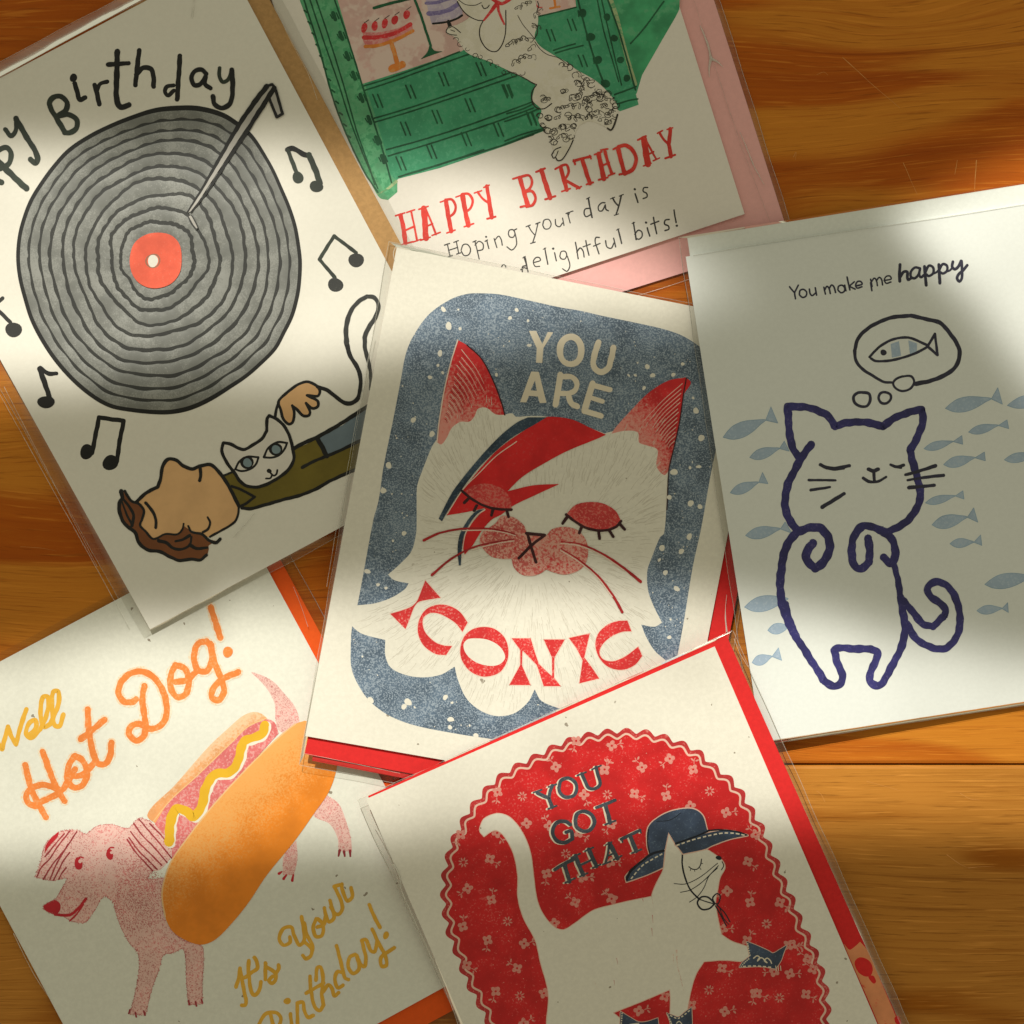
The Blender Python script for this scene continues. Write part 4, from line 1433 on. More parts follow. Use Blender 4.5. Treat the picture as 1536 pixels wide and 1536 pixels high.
tx.fill(CRM, '445,385 490,400 522,450 520,520 490,565 445,578 400,562 370,515 368,450 400,402', I_, holes=('447,422 415,440 402,490 412,530 445,545 478,528 488,480 475,438',))
tx.line(CRM, '606,436 585,500 575,550 590,592 628,606 662,585 678,530 692,466', 34, I_, caps=True)
tx.fill(CRM, '218,604! 262,606! 306,784! 268,786! 256,748! 205,744! 190,782! 154,780!', I_, smooth=False, holes=('240,655! 215,712! 250,715!',))
tx.line(CRM, '386,622 372,710 358,795', 34, I_, smooth=False)
tx.line(CRM, '385,634 450,636 480,668 472,712 430,730 380,728', 30, I_)
tx.line(CRM, '432,735 448,785 484,806', 32, I_)
tx.line(CRM, '572,672 548,750 524,832', 34, I_, smooth=False)
tx.line(CRM, '575,682 672,708', 30, I_, smooth=False)
tx.line(CRM, '552,752 628,776', 28, I_, smooth=False)
tx.line(CRM, '525,832 620,860', 32, I_, smooth=False)


tx.done()
tx = Part(card_ico, 'printed_lettering')


def halo(s_, T, w_=9):
    tx.line(PALEP, s_, w_, T, closed=True)
    tx.fill(REDG, s_, T)


halo('760,348! 848,448! 770,460 722,472 702,492 690,515 668,575 646,628! 558,540! 620,522 678,500 702,480 716,460 738,405', J_)
halo('1004,590! 974,645! 940,600 900,570 840,540 790,536 752,560 745,600 762,650 815,702 865,722 914,726! 880,778! 820,772 750,722 718,650 725,575 765,515 830,488 900,495 960,530', J_)
halo('1100,616 1160,628 1215,675 1238,740 1232,810 1195,872 1140,898 1080,900 1015,868 970,805 962,740 985,670 1035,628', J_)
tx.fill(CREAM, '1040,682 1120,690 1190,730 1220,790 1190,830 1130,840 1050,818 995,770 980,720 1000,690', J_)
halo('105,758! 215,758! 240,840 262,905! 330,970 338,975! 338,870! 290,765! 412,765! 352,870! 350,985! 388,1034! 290,1034! 268,965 250,912! 168,828! 165,915! 215,1028! 92,1027! 155,912! 155,825!', K_)
halo('435,756! 556,730! 540,800 524,868! 570,930 610,990! 495,1018! 505,950 514,885! 480,820', K_)
halo('772,656! 796,718! 740,722 670,755 625,800 612,845 635,880 690,890 760,862 835,806! 858,860! 815,912 745,940 665,925 610,870 588,800 602,735 650,685 710,660', K_)
tx.done()

# ------------------------------------------------------------------ artwork of the blue outlined cat
R1, W_, U_, V_ = (1010, 270, 300), (1236, 350, 300), (1060, 570, 400), (1136, 740, 400)
INDI = ink('indigo_print', (0.022, 0.020, 0.140), (0.075, 0.065, 0.22), grain=0.42, scale=1500, var=0.3, rough=0.5, spec=0.7)
NAVY = ink('navy_print', (0.010, 0.010, 0.034), (0.03, 0.03, 0.07), grain=0.3, scale=1800, var=0.3, rough=0.5, spec=0.8)
FISH = ink('fish_blue_print', (0.38, 0.49, 0.63), (0.45, 0.55, 0.67), grain=0.7, scale=1500, var=0.06, rough=0.6)
FISHE = ink('fish_edge_print', (0.27, 0.41, 0.56), var=0.1, rough=0.6)
WHT = ink('white_gap_print', (0.80, 0.78, 0.72), var=0.03, rough=0.7)


def fish(nose, tail, th, t1, t2):
    f = Part(card_hap, 'printed_fish')
    dx, dy = tail[0] - nose[0], tail[1] - nose[1]
    L_ = math.hypot(dx, dy)
    ux, uy = dx / L_, dy / L_
    px, py = uy, -ux
    up_ = [(0, 0), (0.14, 0.28), (0.32, 0.50), (0.55, 0.50), (0.78, 0.30), (1.0, 0.03)]
    dn = [(0.86, -0.14), (0.62, -0.42), (0.38, -0.52), (0.16, -0.36)]
    pts = [(nose[0] + ux * L_ * a + px * th * b, nose[1] + uy * L_ * a + py * th * b) for a, b in up_ + dn]
    cor = [True] + [False] * (len(pts) - 1)
    q = curve(pts, cor, True, 1.2)
    f.poly(FISH, [q])
    f.line(FISHE, (pts, cor), 0.9, closed=True)
    if t1:
        tl = [tail, lerp2(lerp2(tail, t1, 0.5), tail, 0.0), t1, lerp2(t1, t2, 0.5), t2, lerp2(tail, t2, 0.5)]
        f.poly(FISH, [tl])
        f.line(FISHE, (tl, [True] * 6), 0.9, closed=True)
    f.done()


def uu(T, *a):
    k = T[2] / 1536
    return [(T[0] + x * k, T[1] + y * k) if x is not None else None for x, y in a]


for T, n_, t_, th, a_, b_ in ((U_, (95, 330), (340, 232), 82, (370, 155), (410, 248)), (U_, (248, 446), (420, 395), 58, (447, 352), (475, 410)), (U_, (136, 650), (300, 590), 56, (322, 533), (353, 597)), (U_, (224, 896), (425, 858), 64, (452, 818), (490, 882)),
                              (U_, (218, 1308), (470, 1262), 84, None, None), (U_, (352, 1442), (480, 1420), 58, None, None), (V_, (-30, 975), (85, 940), 56, (122, 890), (140, 962)), (W_, (932, 1345), (1285, 1272), 105, (1335, 1186), (1370, 1312)), (W_, (1408, 1322), (1760, 1250), 90, (1800, 1190), (1830, 1290)),
                              (U_, (1252, 396), (1420, 355), 46, (1470, 320), (1475, 370)), (U_, (1365, 488), (1545, 448), 58, (1600, 415), (1605, 465)), (U_, (1260, 708), (1432, 668), 44, (1476, 638), (1482, 686)), (V_, (1006, 182), (1210, 138), 72, (1246, 84), (1270, 166)),
                              (V_, (1110, 290), (1248, 282), 50, (1286, 240), (1293, 300)), (V_, (1310, 525), (1590, 478), 80, None, None), (V_, (1265, 676), (1410, 664), 48, (1442, 630), (1446, 686)), (U_, (1715, 460), (1900, 430), 52, None, None), (U_, (1508, 300), (1680, 262), 48, (1730, 230), (1740, 280))):
    q = uu(T, n_, t_, a_ or (0, 0), b_ or (0, 0))
    fish(q[0], q[1], th * T[2] / 1536, q[2] if a_ else None, q[3] if a_ else None)

cat = Part(card_hap, 'printed_cat')
cl = lambda s_, w_, T=U_, m=INDI, **k: cat.line(m, s_, w_, T, wob=0.12, **k)
cl('602,372 545,448 505,525 465,610 452,700 468,790 525,868', 46)
cl('532,445 500,400 478,310 466,152! 590,160 660,185 705,215 740,268! 810,246 880,242 950,250 1015,268! 1090,215 1160,188 1238,170! 1244,250 1205,345 1172,405! 1184,460 1212,560 1230,640 1215,730 1165,800 1100,850 1045,872', 44)
cl('612,940 578,985 580,1040 625,1085! 672,1050 705,985 700,905 658,856 590,852 530,872', 50)
cl('530,872 470,935 440,1030 426,1130 426,1230 445,1330 480,1410 515,1480', 48)
cl('162,640 180,720 215,810 270,900 335,1000 385,1080! 440,1112 480,1095 488,1045 460,970 442,905! 470,890 560,896 655,896! 690,918 680,970 650,1040 648,1082 690,1108 725,1085 780,985 830,885 850,790 842,700 825,600', 44, V_)
cl('825,600 810,500 788,415', 36, V_)
cl('930,912 938,980 936,1045! 900,1084 860,1080 838,1020 838,940 858,885 900,842 960,848 1010,868', 46)
cl('1010,868 1062,910 1085,970 1082,1030 1055,1055 1020,1022', 46)
cl('845,620 900,690 955,752 1012,768! 1072,710! 1085,670 1050,630 1000,598 980,555 1005,518 1055,512 1110,550 1148,620 1168,720 1150,820 1100,884 1035,895 965,872 905,825 862,752', 42, V_)
cat_o = cat.done()
fc_ = Part(card_hap, 'printed_face', cat_o)
for s_, w_, e_ in (('655,488 690,504 740,508 822,494', 20, 20), ('690,508 740,514 790,508', 16, 16), ('1060,488 1095,500 1135,490', 16, 18), ('1085,500 1120,505', 14, 14), ('932,514 960,524 988,514', 22, 22), ('962,525 966,578', 18, 18), ('902,565 935,585 985,585 1034,558', 18, 14),
                   ('588,576 742,578', 15, 13), ('600,634 710,617', 18, 14), ('666,732 792,655', 24, 20), ('1145,546 1200,532 1318,494', 16, 22), ('1158,577 1250,562 1364,549', 14, 20), ('1165,620 1230,614 1312,606', 22, 18)):
    fc_.line(NAVY, s_, w_, U_, w1=e_)
fc_.done()
bb = Part(card_hap, 'printed_thought_bubble')
bb.line(NAVY, '530,1146 455,1140 380,1096 290,1038 245,975 236,900', 20, W_, w1=26)
bb.line(NAVY, '236,900 260,810 320,745 400,692 530,645 668,632! 790,660 888,686 965,765 1022,850 1042,930 1012,1022 925,1090 820,1132 702,1156', 28, W_, w1=34)
bb.line(NAVY, '612,1098 670,1098 692,1140 665,1190 605,1212 548,1188 532,1150 560,1115', 18, W_, closed=True)
bb.line(NAVY, '295,1222 345,1232 355,1280 330,1325 285,1330 235,1300 228,1255 260,1225', 22, W_, closed=True)
bb.line(NAVY, '470,1220 510,1240 512,1275 480,1305 440,1302 420,1265 435,1228', 20, W_, closed=True)
bb_o = bb.done()
ff = Part(card_hap, 'printed_striped_fish', bb_o)
ff.fill(FISH, '512,850! 575,828! 592,940! 522,955!', W_)
ff.fill(FISH, '648,822! 715,845! 712,905! 660,930!', W_)
ff.line(NAVY, '350,950 425,872 530,815 645,800 740,835 800,862', 20, W_)
ff.line(NAVY, '362,962! 395,980 500,978 620,950 730,908 800,868', 20, W_)
ff.line(NAVY, '800,862 852,772! 872,935! 800,872', 20, W_)
ff.dot(NAVY, 457, 915, 23, 24, W_)
ff.done()
tx = Part(card_hap, 'printed_lettering')
for s_ in ('893,820 915,848 932,866', '960,808 944,840 932,866 938,912', '1045,838 1050,872 1066,888 1090,870', '1090,828 1100,884', '1156,824 1168,876', '1162,846 1180,816 1196,832 1206,872', '1196,836 1216,806 1234,822 1246,864', '1316,808 1326,850', '1334,745 1346,800 1356,844', '1390,782 1350,816! 1396,838',
           '1400,814 1450,800 1440,780 1415,780 1400,808 1412,830 1448,820', '968,878 974,848 1000,840 1024,862 1018,892 992,902 970,884', '1264,842 1270,816 1296,808 1316,828 1312,856 1288,866 1266,848', '1515,790 1525,850'):
    tx.line(NAVY, s_, 13, R1, wob=0.05)
for s_ in ('358,352 370,408', '364,374 386,344 402,360 410,402', '402,366 424,338 442,354 450,396', '462,362 516,350 506,328 480,330 464,356 478,384 514,374'):
    tx.line(NAVY, s_, 12, W_, wob=0.05)
for s_, w_ in (('584,240 580,310 582,368', 24), ('586,335 612,296 640,296 640,335 646,358 668,345', 22), ('735,268 700,262 668,295 668,335 695,345 725,318 738,270! 732,320 745,338 768,320', 20), ('772,255 778,330 785,398', 24), ('778,300 806,248 838,262 838,305 805,328 782,312', 20), ('838,310 862,300 880,282', 16),
               ('882,240 886,310 890,382', 24), ('886,280 912,236 944,248 944,288 914,308 890,296', 20), ('944,292 968,284 986,262', 16), ('990,218 984,255 1004,275 1032,255 1052,212', 22), ('1056,212 1060,280 1058,345 1040,370 1022,345 1036,312 1070,282 1100,245', 22)):
    tx.line(NAVY, s_, w_, W_, wob=0.05)
tx.done()

# ------------------------------------------------------------------ artwork of the hot dog card
X_, Y_, Z_, AA = (0, 840, 400), (0, 1136, 400), (240, 1000, 400), (300, 1236, 300)
ORL = ink('letter_orange_print', (0.84, 0.235, 0.045), (0.86, 0.34, 0.12), grain=0.55, scale=1500, var=0.08, rough=0.55)
ORH = ink('letter_halo_print', (0.84, 0.62, 0.42), (0.80, 0.76, 0.62), grain=0.9, scale=1500, var=0.04, rough=0.7)
YEL = ink('letter_yellow_print', (0.80, 0.43, 0.040), (0.82, 0.50, 0.10), grain=0.4, scale=1600, var=0.08, rough=0.55)
BUNB = ink('bun_back_print', (0.83, 0.37, 0.14), (0.86, 0.58, 0.36), grad=True, gp=(0.0, 1.0), scale=1500, rough=0.6)
BUNF = ink('bun_front_print', (0.84, 0.245, 0.012), (0.87, 0.41, 0.11), grad=True, gp=(-0.05, 0.85), scale=2100, var=0.10, rough=0.6)
BUNL = ink('bun_edge_print', (0.86, 0.54, 0.26), var=0.05)
SAUS = ink('sausage_pink_print', (0.73, 0.17, 0.17), (0.80, 0.36, 0.34), grain=0.75, scale=1500, var=0.1, rough=0.6)
MUST = ink('mustard_print', (0.80, 0.46, 0.020), var=0.05, rough=0.55)
FURD = ink('fur_stipple_print', (0.58, 0.150, 0.150), var=0.15, rough=0.7, spec=0.1)
FURL = ink('fur_pink_print', (0.83, 0.54, 0.49), (0.78, 0.30, 0.29), grain=0.45, scale=1700, var=0.06, rough=0.7, spec=0.1)
FURM = ink('fur_rose_print', (0.64, 0.26, 0.235), (0.74, 0.45, 0.40), grain=0.75, scale=1500, var=0.08, rough=0.7, spec=0.1)
CRIM = ink('crimson_print', (0.55, 0.016, 0.028), var=0.1, rough=0.55)
WINE = ink('wine_line_print', (0.36, 0.035, 0.045), var=0.2, rough=0.55)
PAPW = ink('paper_white_print', (0.84, 0.80, 0.68), var=0.03, rough=0.7)

tx = Part(card_hot, 'printed_lettering')
BIG = ['145,1180 172,1290 212,1390 265,1482', '245,1105 288,1220 325,1315 372,1388', '210,1418 165,1402 152,1352 198,1306 262,1296 340,1322', '205,1412 262,1382 335,1345! 368,1312 432,1205',
       '432,1128 396,1185 390,1268 430,1312 480,1290 502,1222 475,1155 432,1128', '396,1240 470,1240 530,1182 552,1150', '505,860 510,960 530,1085 560,1168 600,1176 634,1130 642,1052', '465,1032 530,980 602,920',
       '832,725 820,800 832,900 840,960 826,1015 788,1040 745,1010 752,962 802,945 870,972 932,948 960,878 948,780 900,692 832,645 760,650 700,700 682,760 710,812 760,820 784,802',
       '1010,605 985,660 985,742 1022,790 1070,770 1088,700 1062,625 1010,605', '1012,702 1080,690 1132,640', '1190,468 1142,482 1116,560 1140,632 1190,640 1220,582 1212,500 1190,468', '1212,482 1240,600 1280,700 1290,762 1260,806 1220,790 1232,732 1290,682 1372,645', '1215,272 1238,350 1270,448']
for s_ in BIG:
    tx.line(ORH, s_, 56, X_)
for s_ in BIG:
    tx.line(ORL, s_, 36, X_)
tx.dot(ORL, 1312, 530, 27, 34, X_, rot=0.3)
for s_ in ('-30,1000 -10,1060 12,1090! 46,960! 62,1010 92,1062! 118,960 152,860', '162,1012 208,965 202,922 168,940 150,1000 178,1025 232,975', '232,975 272,880 276,792 246,790 234,880 252,962 290,945', '290,945 336,830 336,758 306,760 300,860 315,952 344,955 365,890'):
    tx.line(YEL, s_, 27, X_)
tx.done()
tx = Part(card_hot, 'printed_lettering')
for s_ in ('690,868 690,910 640,930 608,880 640,805 700,792 722,850 762,930 798,900 794,800 780,712', '798,900 850,950 860,970 848,1015 812,1035 790,1010', '800,760 822,850 862,930 862,975', '892,728 870,790 888,862 938,855 942,770 905,728', '900,792 948,775 966,700', '955,645 970,710 990,752 1030,720 1012,640 998,588', '1005,640 1040,690 1072,690 1095,640 1070,560 1030,480! 1090,462! 1092,500 1130,590 1168,562 1160,490',
           '450,1545 500,1462 580,1448 622,1490 610,1545', '540,1460 562,1545', '695,1458 704,1545', '750,1545 746,1375! 790,1368 800,1430 830,1485 870,1470', '845,1170 852,1280 880,1400 920,1432 950,1390', '815,1300 880,1262 950,1222', '890,1200 900,1105 926,1100 945,1190 935,1300 948,1388', '945,1290 985,1236 1012,1260 1030,1320 1065,1295', '1090,1140 1055,1135 1035,1190 1058,1258 1098,1238', '1048,935 1082,1060 1112,1180 1140,1195',
           '1192,1002 1150,1022 1140,1100 1178,1148 1222,1112 1204,1015', '1205,1010 1235,1080 1265,1092 1275,1030 1258,960 1242,895! 1275,890 1310,970 1342,980 1360,900', '1322,808 1370,910 1425,1020 1432,1085 1395,1092 1392,1025 1492,950', '1300,620 1335,705 1382,795'):
    tx.line(YEL, s_, 29, AA)
AB = (340, 1420, 116)
for s_ in ('185,800 235,640 265,430! 300,640 345,880 385,1060 370,1160 300,1165', '280,632 380,600 500,510 610,430 605,320 550,215', '440,280 430,440 450,640 480,860 540,960 610,930 660,820 680,700', '770,325 770,650', '780,400 900,470 975,550 970,660 900,728 835,680 850,650 915,590', '970,540 1030,440 1030,365'):
    tx.line(YEL, s_, 78, AB)
tx.dot(YEL, 670, 1360, 28, 26, AA)
tx.dot(YEL, 1428, 855, 23, 30, AA, rot=0.3)
tx.done()

dog = Part(card_hot, 'printed_dog')
PAPH = paper_mat('unused', (0.8, 0.8, 0.7)) if False else None
tail = '525,32 560,40 600,55 660,92 720,160 772,222 800,290 800,345 760,380 690,372 665,300 660,215 625,140 580,85'
leg_far = '955,735! 1030,790 1072,890 1100,990 1105,1065! 1028,1062! 1022,985 975,905 900,872 878,850!'
leg_mid = '785,1000! 792,1100 772,1200! 708,1200! 708,1110 722,1070!'
head = '262,500 340,432 395,418 450,420 492,442 555,398 640,386 735,410 770,380! 800,350 870,372 930,432 1000,512 990,565 920,650 880,655! 850,700 960,690! 930,800 950,930 1000,1010 1080,1062 1160,1085 1172,1150 1165,1300 1165,1420! 1085,1425! 1075,1300 1058,1105 1000,1125 940,1140 920,1210 870,1350 838,1485! 748,1480! 780,1350 802,1200 795,1130 740,1060 690,960 650,830! 600,800 545,880 490,950 420,945 350,910 262,885 250,855 315,820 365,740 385,695 310,710 200,690! 232,610'
chest = '790,580! 850,640 900,660 940,680 925,800 945,930 900,960 800,1000 720,990 690,940 650,840 690,720'
HDp = curve(*parse(head, Y_), True, 4)
for sh, T in ((tail, Z_), (leg_far, Z_), (leg_mid, Z_)):
    pl = curve(*parse(sh, T), True, 3)
    dog.poly(FURL, [pl])
    stipple(dog, FURD, pl, int(len(pl) * 5.5), (1.6, 3.4), 0.62, spread=1.6)
dog.poly(FURL, [HDp])


def fdens(x, y):
    u, v = (x - 0) * 3.84, (y - 1136) * 3.84
    d = 0.55
    if u < 560 and 700 < v < 900:
        d = 0.85
    if 560 < u < 680 and v < 640:
        d = 0.18
    if 600 < u < 760 and 560 < v < 760:
        d = 0.30
    if 660 < u < 900 and 580 < v < 900:
        d = 1.0
    if v > 1100:
        d = 0.75
    return d


stipple(dog, FURD, curve(*parse(chest, Y_), True, 3), 900, (1.5, 3.4), 0.8, ang=lambda x, y: 0.9, spread=0.7)
stipple(dog, FURD, HDp, 4300, (1.3, 3.2), 0.72, ang=lambda x, y: 0.9 + 0.6 * math.sin(x * 0.05) + (0.7 if y > 1340 else 0), dens=fdens, spread=0.6)
# loose hairs past the outline
lo_ = dog.level(HDp, 2)
for i in range(0, len(HDp)):
    a, b = HDp[i - 1], HDp[i]
    for q in range(2):
        p = lerp2(a, b, random.random())
        if p[0] > 228 and p[1] < 1400:
            continue
        an = math.atan2(b[1] - a[1], b[0] - a[0]) + random.gauss(0, 0.7)
        hl = random.uniform(1.2, 2.6)
        dog.ribbon(FURD, [(p[0] - hl * math.cos(an), p[1] - hl * math.sin(an)), (p[0] + hl * math.cos(an), p[1] + hl * math.sin(an))], 0.6, 0.4, lo_ + random.random() * 6e-6, caps=False)
for s_ in ('402,424 335,510 285,585 240,632 212,688', '370,440 318,500 282,545 258,572', '442,428 395,500 350,560 300,620 250,702', '392,500 350,570 318,630 288,702', '402,548 362,600 338,650 308,708', '380,636 355,670 338,702', '800,356 880,450 940,520 988,580', '770,380 820,450 880,510 962,606', '752,428 800,490 870,560 932,622', '742,462 800,540 850,590 905,645', '732,472 780,545 830,600 880,655', '862,382 920,440 995,530'):
    dog.line(WINE, s_, 8, Y_, wob=0.2)
for s_ in ('748,1455 742,1475', '780,1470 785,1495', '828,1462 835,1485', '1085,1400 1092,1425', '1126,1408 1132,1432', '1160,1395 1166,1415', '345,1000 345,1000'):
    if s_ != '345,1000 345,1000':
        dog.line(WINE, s_, 10, Y_)
for s_ in ('1035,1058 1028,1090', '1060,1065 1064,1092', '1095,1060 1096,1092', '685,1192 700,1182', '712,1222 728,1200', '762,1232 768,1200'):
    dog.line(CRIM if s_ > '6' and s_ < '8' else WINE, s_, 16, Z_, w1=10)
dog.fill(CRIM, '340,425! 300,460 265,505 255,555! 285,510 330,460', Y_)
dog_o = dog.done()
fc_ = Part(card_hot, 'printed_face', dog_o)
fc_.fill(CRIM, '248,856! 280,835 315,822 345,842 346,880 320,906 285,895 258,878', Y_)
fc_.line(CRIM, '318,906 400,908 452,868 495,815', 16, Y_, w1=16)
fc_.line(CRIM, '402,942 440,905 480,848', 9, Y_)
fc_.dot(CRIM, 452, 612, 23, 37, Y_)
fc_.dot(CRIM, 632, 560, 21, 30, Y_)
fc_.line(CRIM, '440,585 460,575 480,578', 8, Y_)
fc_.line(CRIM, '618,540 636,520 655,520', 8, Y_)
fc_.dot(FURL, 462, 598, 11, 11, Y_)
fc_.dot(FURL, 644, 548, 10, 9, Y_)
fc_.done()

hd = Part(card_hot, 'printed_hot_dog')
hd.fill(BUNB, '221,1222 262,1178 312,1121 345,1090 364,1074 380,1068 394,1071.6 407,1086 417,1099 405,1105 372,1108 330,1150 285,1190 258,1232 244,1242!', grad=((330, 1150), (305, 1118)))
hd.fill(SAUS, '399,1079 412,1084 418,1100! 386,1135 349,1175 313,1216 282,1255 266,1284 258,1298! 256,1262 244,1250 232,1236! 256,1200 292,1167 349,1112 372,1090')
hd.line(BUNL, '230,1232 256,1200 292,1167 349,1112 372,1090 398,1078', 1.6)
WV = '52,1010 60,900 90,822 140,826 195,862 240,800 262,705 312,622 400,608 450,540 482,432 540,408 588,386 604,335'
q, c = parse(WV, Z_)
hd.line(PAPW, ([(a + 2.3, b + 2.0) for a, b in q], c), 15)
hd.line(MUST, WV, 56, Z_, w1=50)
hd.line(MUST, '588,388 598,362 604,328', 44, Z_, w1=8)
BF = '457,1081! 443,1086 425,1100 396,1127 355,1169 313,1216 279,1260 257,1292 246,1322 243,1340 246,1370 258,1396 280,1411 302,1417 322,1410 345,1388 372,1355 400,1313 443,1260 474,1216 492,1190 502,1165 506,1140 500,1112 485,1095 470,1084'
hd.fill(BUNF, BF, grad=((390, 1300), (318, 1218)))
hd.line(BUNL, '443,1086 425,1100 396,1127 355,1169 313,1216 279,1260 257,1292 246,1322 243,1345 248,1375', 2.2)
hd.done()

# ------------------------------------------------------------------ artwork of the cat in the hat
SA, SB, SC_, SD, SE = (540, 1080, 400), (860, 1050, 400), (600, 1236, 300), (880, 1236, 300), (1136, 1136, 400)
OVAL = ink('oval_red_print', (0.60, 0.012, 0.014), (0.74, 0.11, 0.10), grain=0.38, scale=1700, var=0.14, rough=0.5)
EDGE = ink('scallop_red_print', (0.50, 0.030, 0.032), (0.70, 0.20, 0.17), grain=0.45, scale=1700, var=0.15, rough=0.5)
PNKL = ink('pink_line_print', (0.80, 0.53, 0.43), (0.8, 0.4, 0.34), grain=0.4, scale=2000, var=0.06)
FLW = ink('flower_pink_print', (0.72, 0.29, 0.24), (0.66, 0.15, 0.13), grain=0.5, scale=2200, var=0.1)
JEAN = ink('denim_blue_print', (0.040, 0.065, 0.120), (0.11, 0.16, 0.23), grain=0.42, scale=1700, var=0.3, rough=0.5, spec=0.6)
INKB = ink('blue_black_print', (0.010, 0.013, 0.022), var=0.3)
LETB = ink('letter_slate_print', (0.040, 0.055, 0.075), (0.13, 0.12, 0.13), grain=0.4, scale=1900, var=0.3, rough=0.5, spec=0.7)
STIT = ink('stitch_cream_print', (0.78, 0.70, 0.55), var=0.05)
CAT2 = paper_mat('cat_flecked_paper', (0.815, 0.78, 0.685), fleck=0.8, fiber=0.5)
SCUF = ink('scuff_red_print', (0.66, 0.42, 0.34), (0.81, 0.76, 0.66), grain=0.9, scale=2300, rough=0.7)

base = [(940, 1095), (903, 1097), (866, 1105), (838, 1115), (811, 1129), (783, 1143), (757, 1158), (733, 1178), (713, 1201), (698, 1221), (687, 1243), (676, 1263), (670, 1285), (665, 1310), (663, 1340), (665, 1365), (668, 1385), (673, 1405), (681, 1425), (690, 1450), (703, 1481), (716, 1505), (731, 1536), (760, 1590),
        (880, 1660), (1050, 1680), (1180, 1660), (1235, 1590), (1244, 1545), (1243, 1500), (1237, 1465), (1228, 1436), (1217, 1410), (1205, 1387), (1193, 1355), (1178, 1322), (1168, 1296), (1156, 1269), (1145, 1242), (1130, 1216), (1108, 1180), (1091, 1163), (1071, 1147), (1050, 1128), (1026, 1115), (1000, 1105), (975, 1098)]
bc = catmull(base, True, 1.5)
# arc length
acc = [0.0]
for i in range(len(bc)):
    acc.append(acc[-1] + math.dist(bc[i], bc[(i + 1) % len(bc)]))
NSC = round(acc[-1] / 29.3)


def scallop(inset, amp, power):
    out = []
    n = len(bc)
    for i, p in enumerate(bc):
        a, b = bc[i - 1], bc[(i + 1) % n]
        dx, dy = b[0] - a[0], b[1] - a[1]
        L_ = math.hypot(dx, dy)
        nx, ny = -dy / L_, dx / L_       # inward or outward depending on the way round
        if (p[0] + nx * 5 - 940) ** 2 + (p[1] + ny * 5 - 1380) ** 2 < (p[0] - 940) ** 2 + (p[1] - 1380) ** 2:
            nx, ny = -nx, -ny
        ph = math.cos(2 * math.pi * NSC * acc[i] / acc[-1])
        s_ = amp * (abs(ph + 1) / 2) ** power * 2 - amp
        out.append((p[0] + nx * (s_ - inset), p[1] + ny * (s_ - inset)))
    return out


ov = Part(card_hat, 'printed_oval')
ov.poly(EDGE, [scallop(1, 4.2, 0.7)])
ov.poly(OVAL, [scallop(9.5, 3.6, 0.85)])
o_ = ov.level(bc, 3)
ov.ribbon(PNKL, scallop(9.5, 3.6, 0.85), 3.0, 3.0, o_, closed=True, ramp=(0, 0))
ov_o = ov.done()

fl = Part(card_hat, 'printed_flowers', ov_o)


def flower(x, y, rot, r=7.0):
    for i in range(4):
        a = rot + i * math.pi / 2 + 0.4
        fl.dot(FLW, x + 0.60 * r * math.cos(a), y + 0.60 * r * math.sin(a), r * 0.60, r * 0.50, rot=a, n=10, off=None)
    fl.dot(OVAL, x, y, r * 0.25, r * 0.25, n=8)
    d = rot
    c, s_ = math.cos(d), math.sin(d)
    sx_, sy_ = x + c * r * 1.25, y + s_ * r * 1.25
    ex, ey = x + c * r * 2.5, y + s_ * r * 2.5
    fl.line(FLW, ([(sx_, sy_), ((sx_ + ex) / 2 + s_ * 0.8, (sy_ + ey) / 2 - c * 0.8), (ex, ey)], [False] * 3), 1.2)
    for sg in (-1, 1):
        mx, my = x + c * r * 1.75, y + s_ * r * 1.75
        a = d + sg * 1.05
        fl.dot(FLW, mx + math.cos(a) * r * 0.62, my + math.sin(a) * r * 0.62, r * 0.44, r * 0.20, rot=a, n=8)


def star(x, y, r=8.0):
    for i in range(8):
        a = i * math.pi / 4 + 0.3
        fl.dot(FLW, x + 0.62 * r * math.cos(a), y + 0.62 * r * math.sin(a), r * 0.34, r * 0.15, rot=a, n=8)


def at(T, x, y):
    k = T[2] / 1536
    return T[0] + x * k, T[1] + y * k


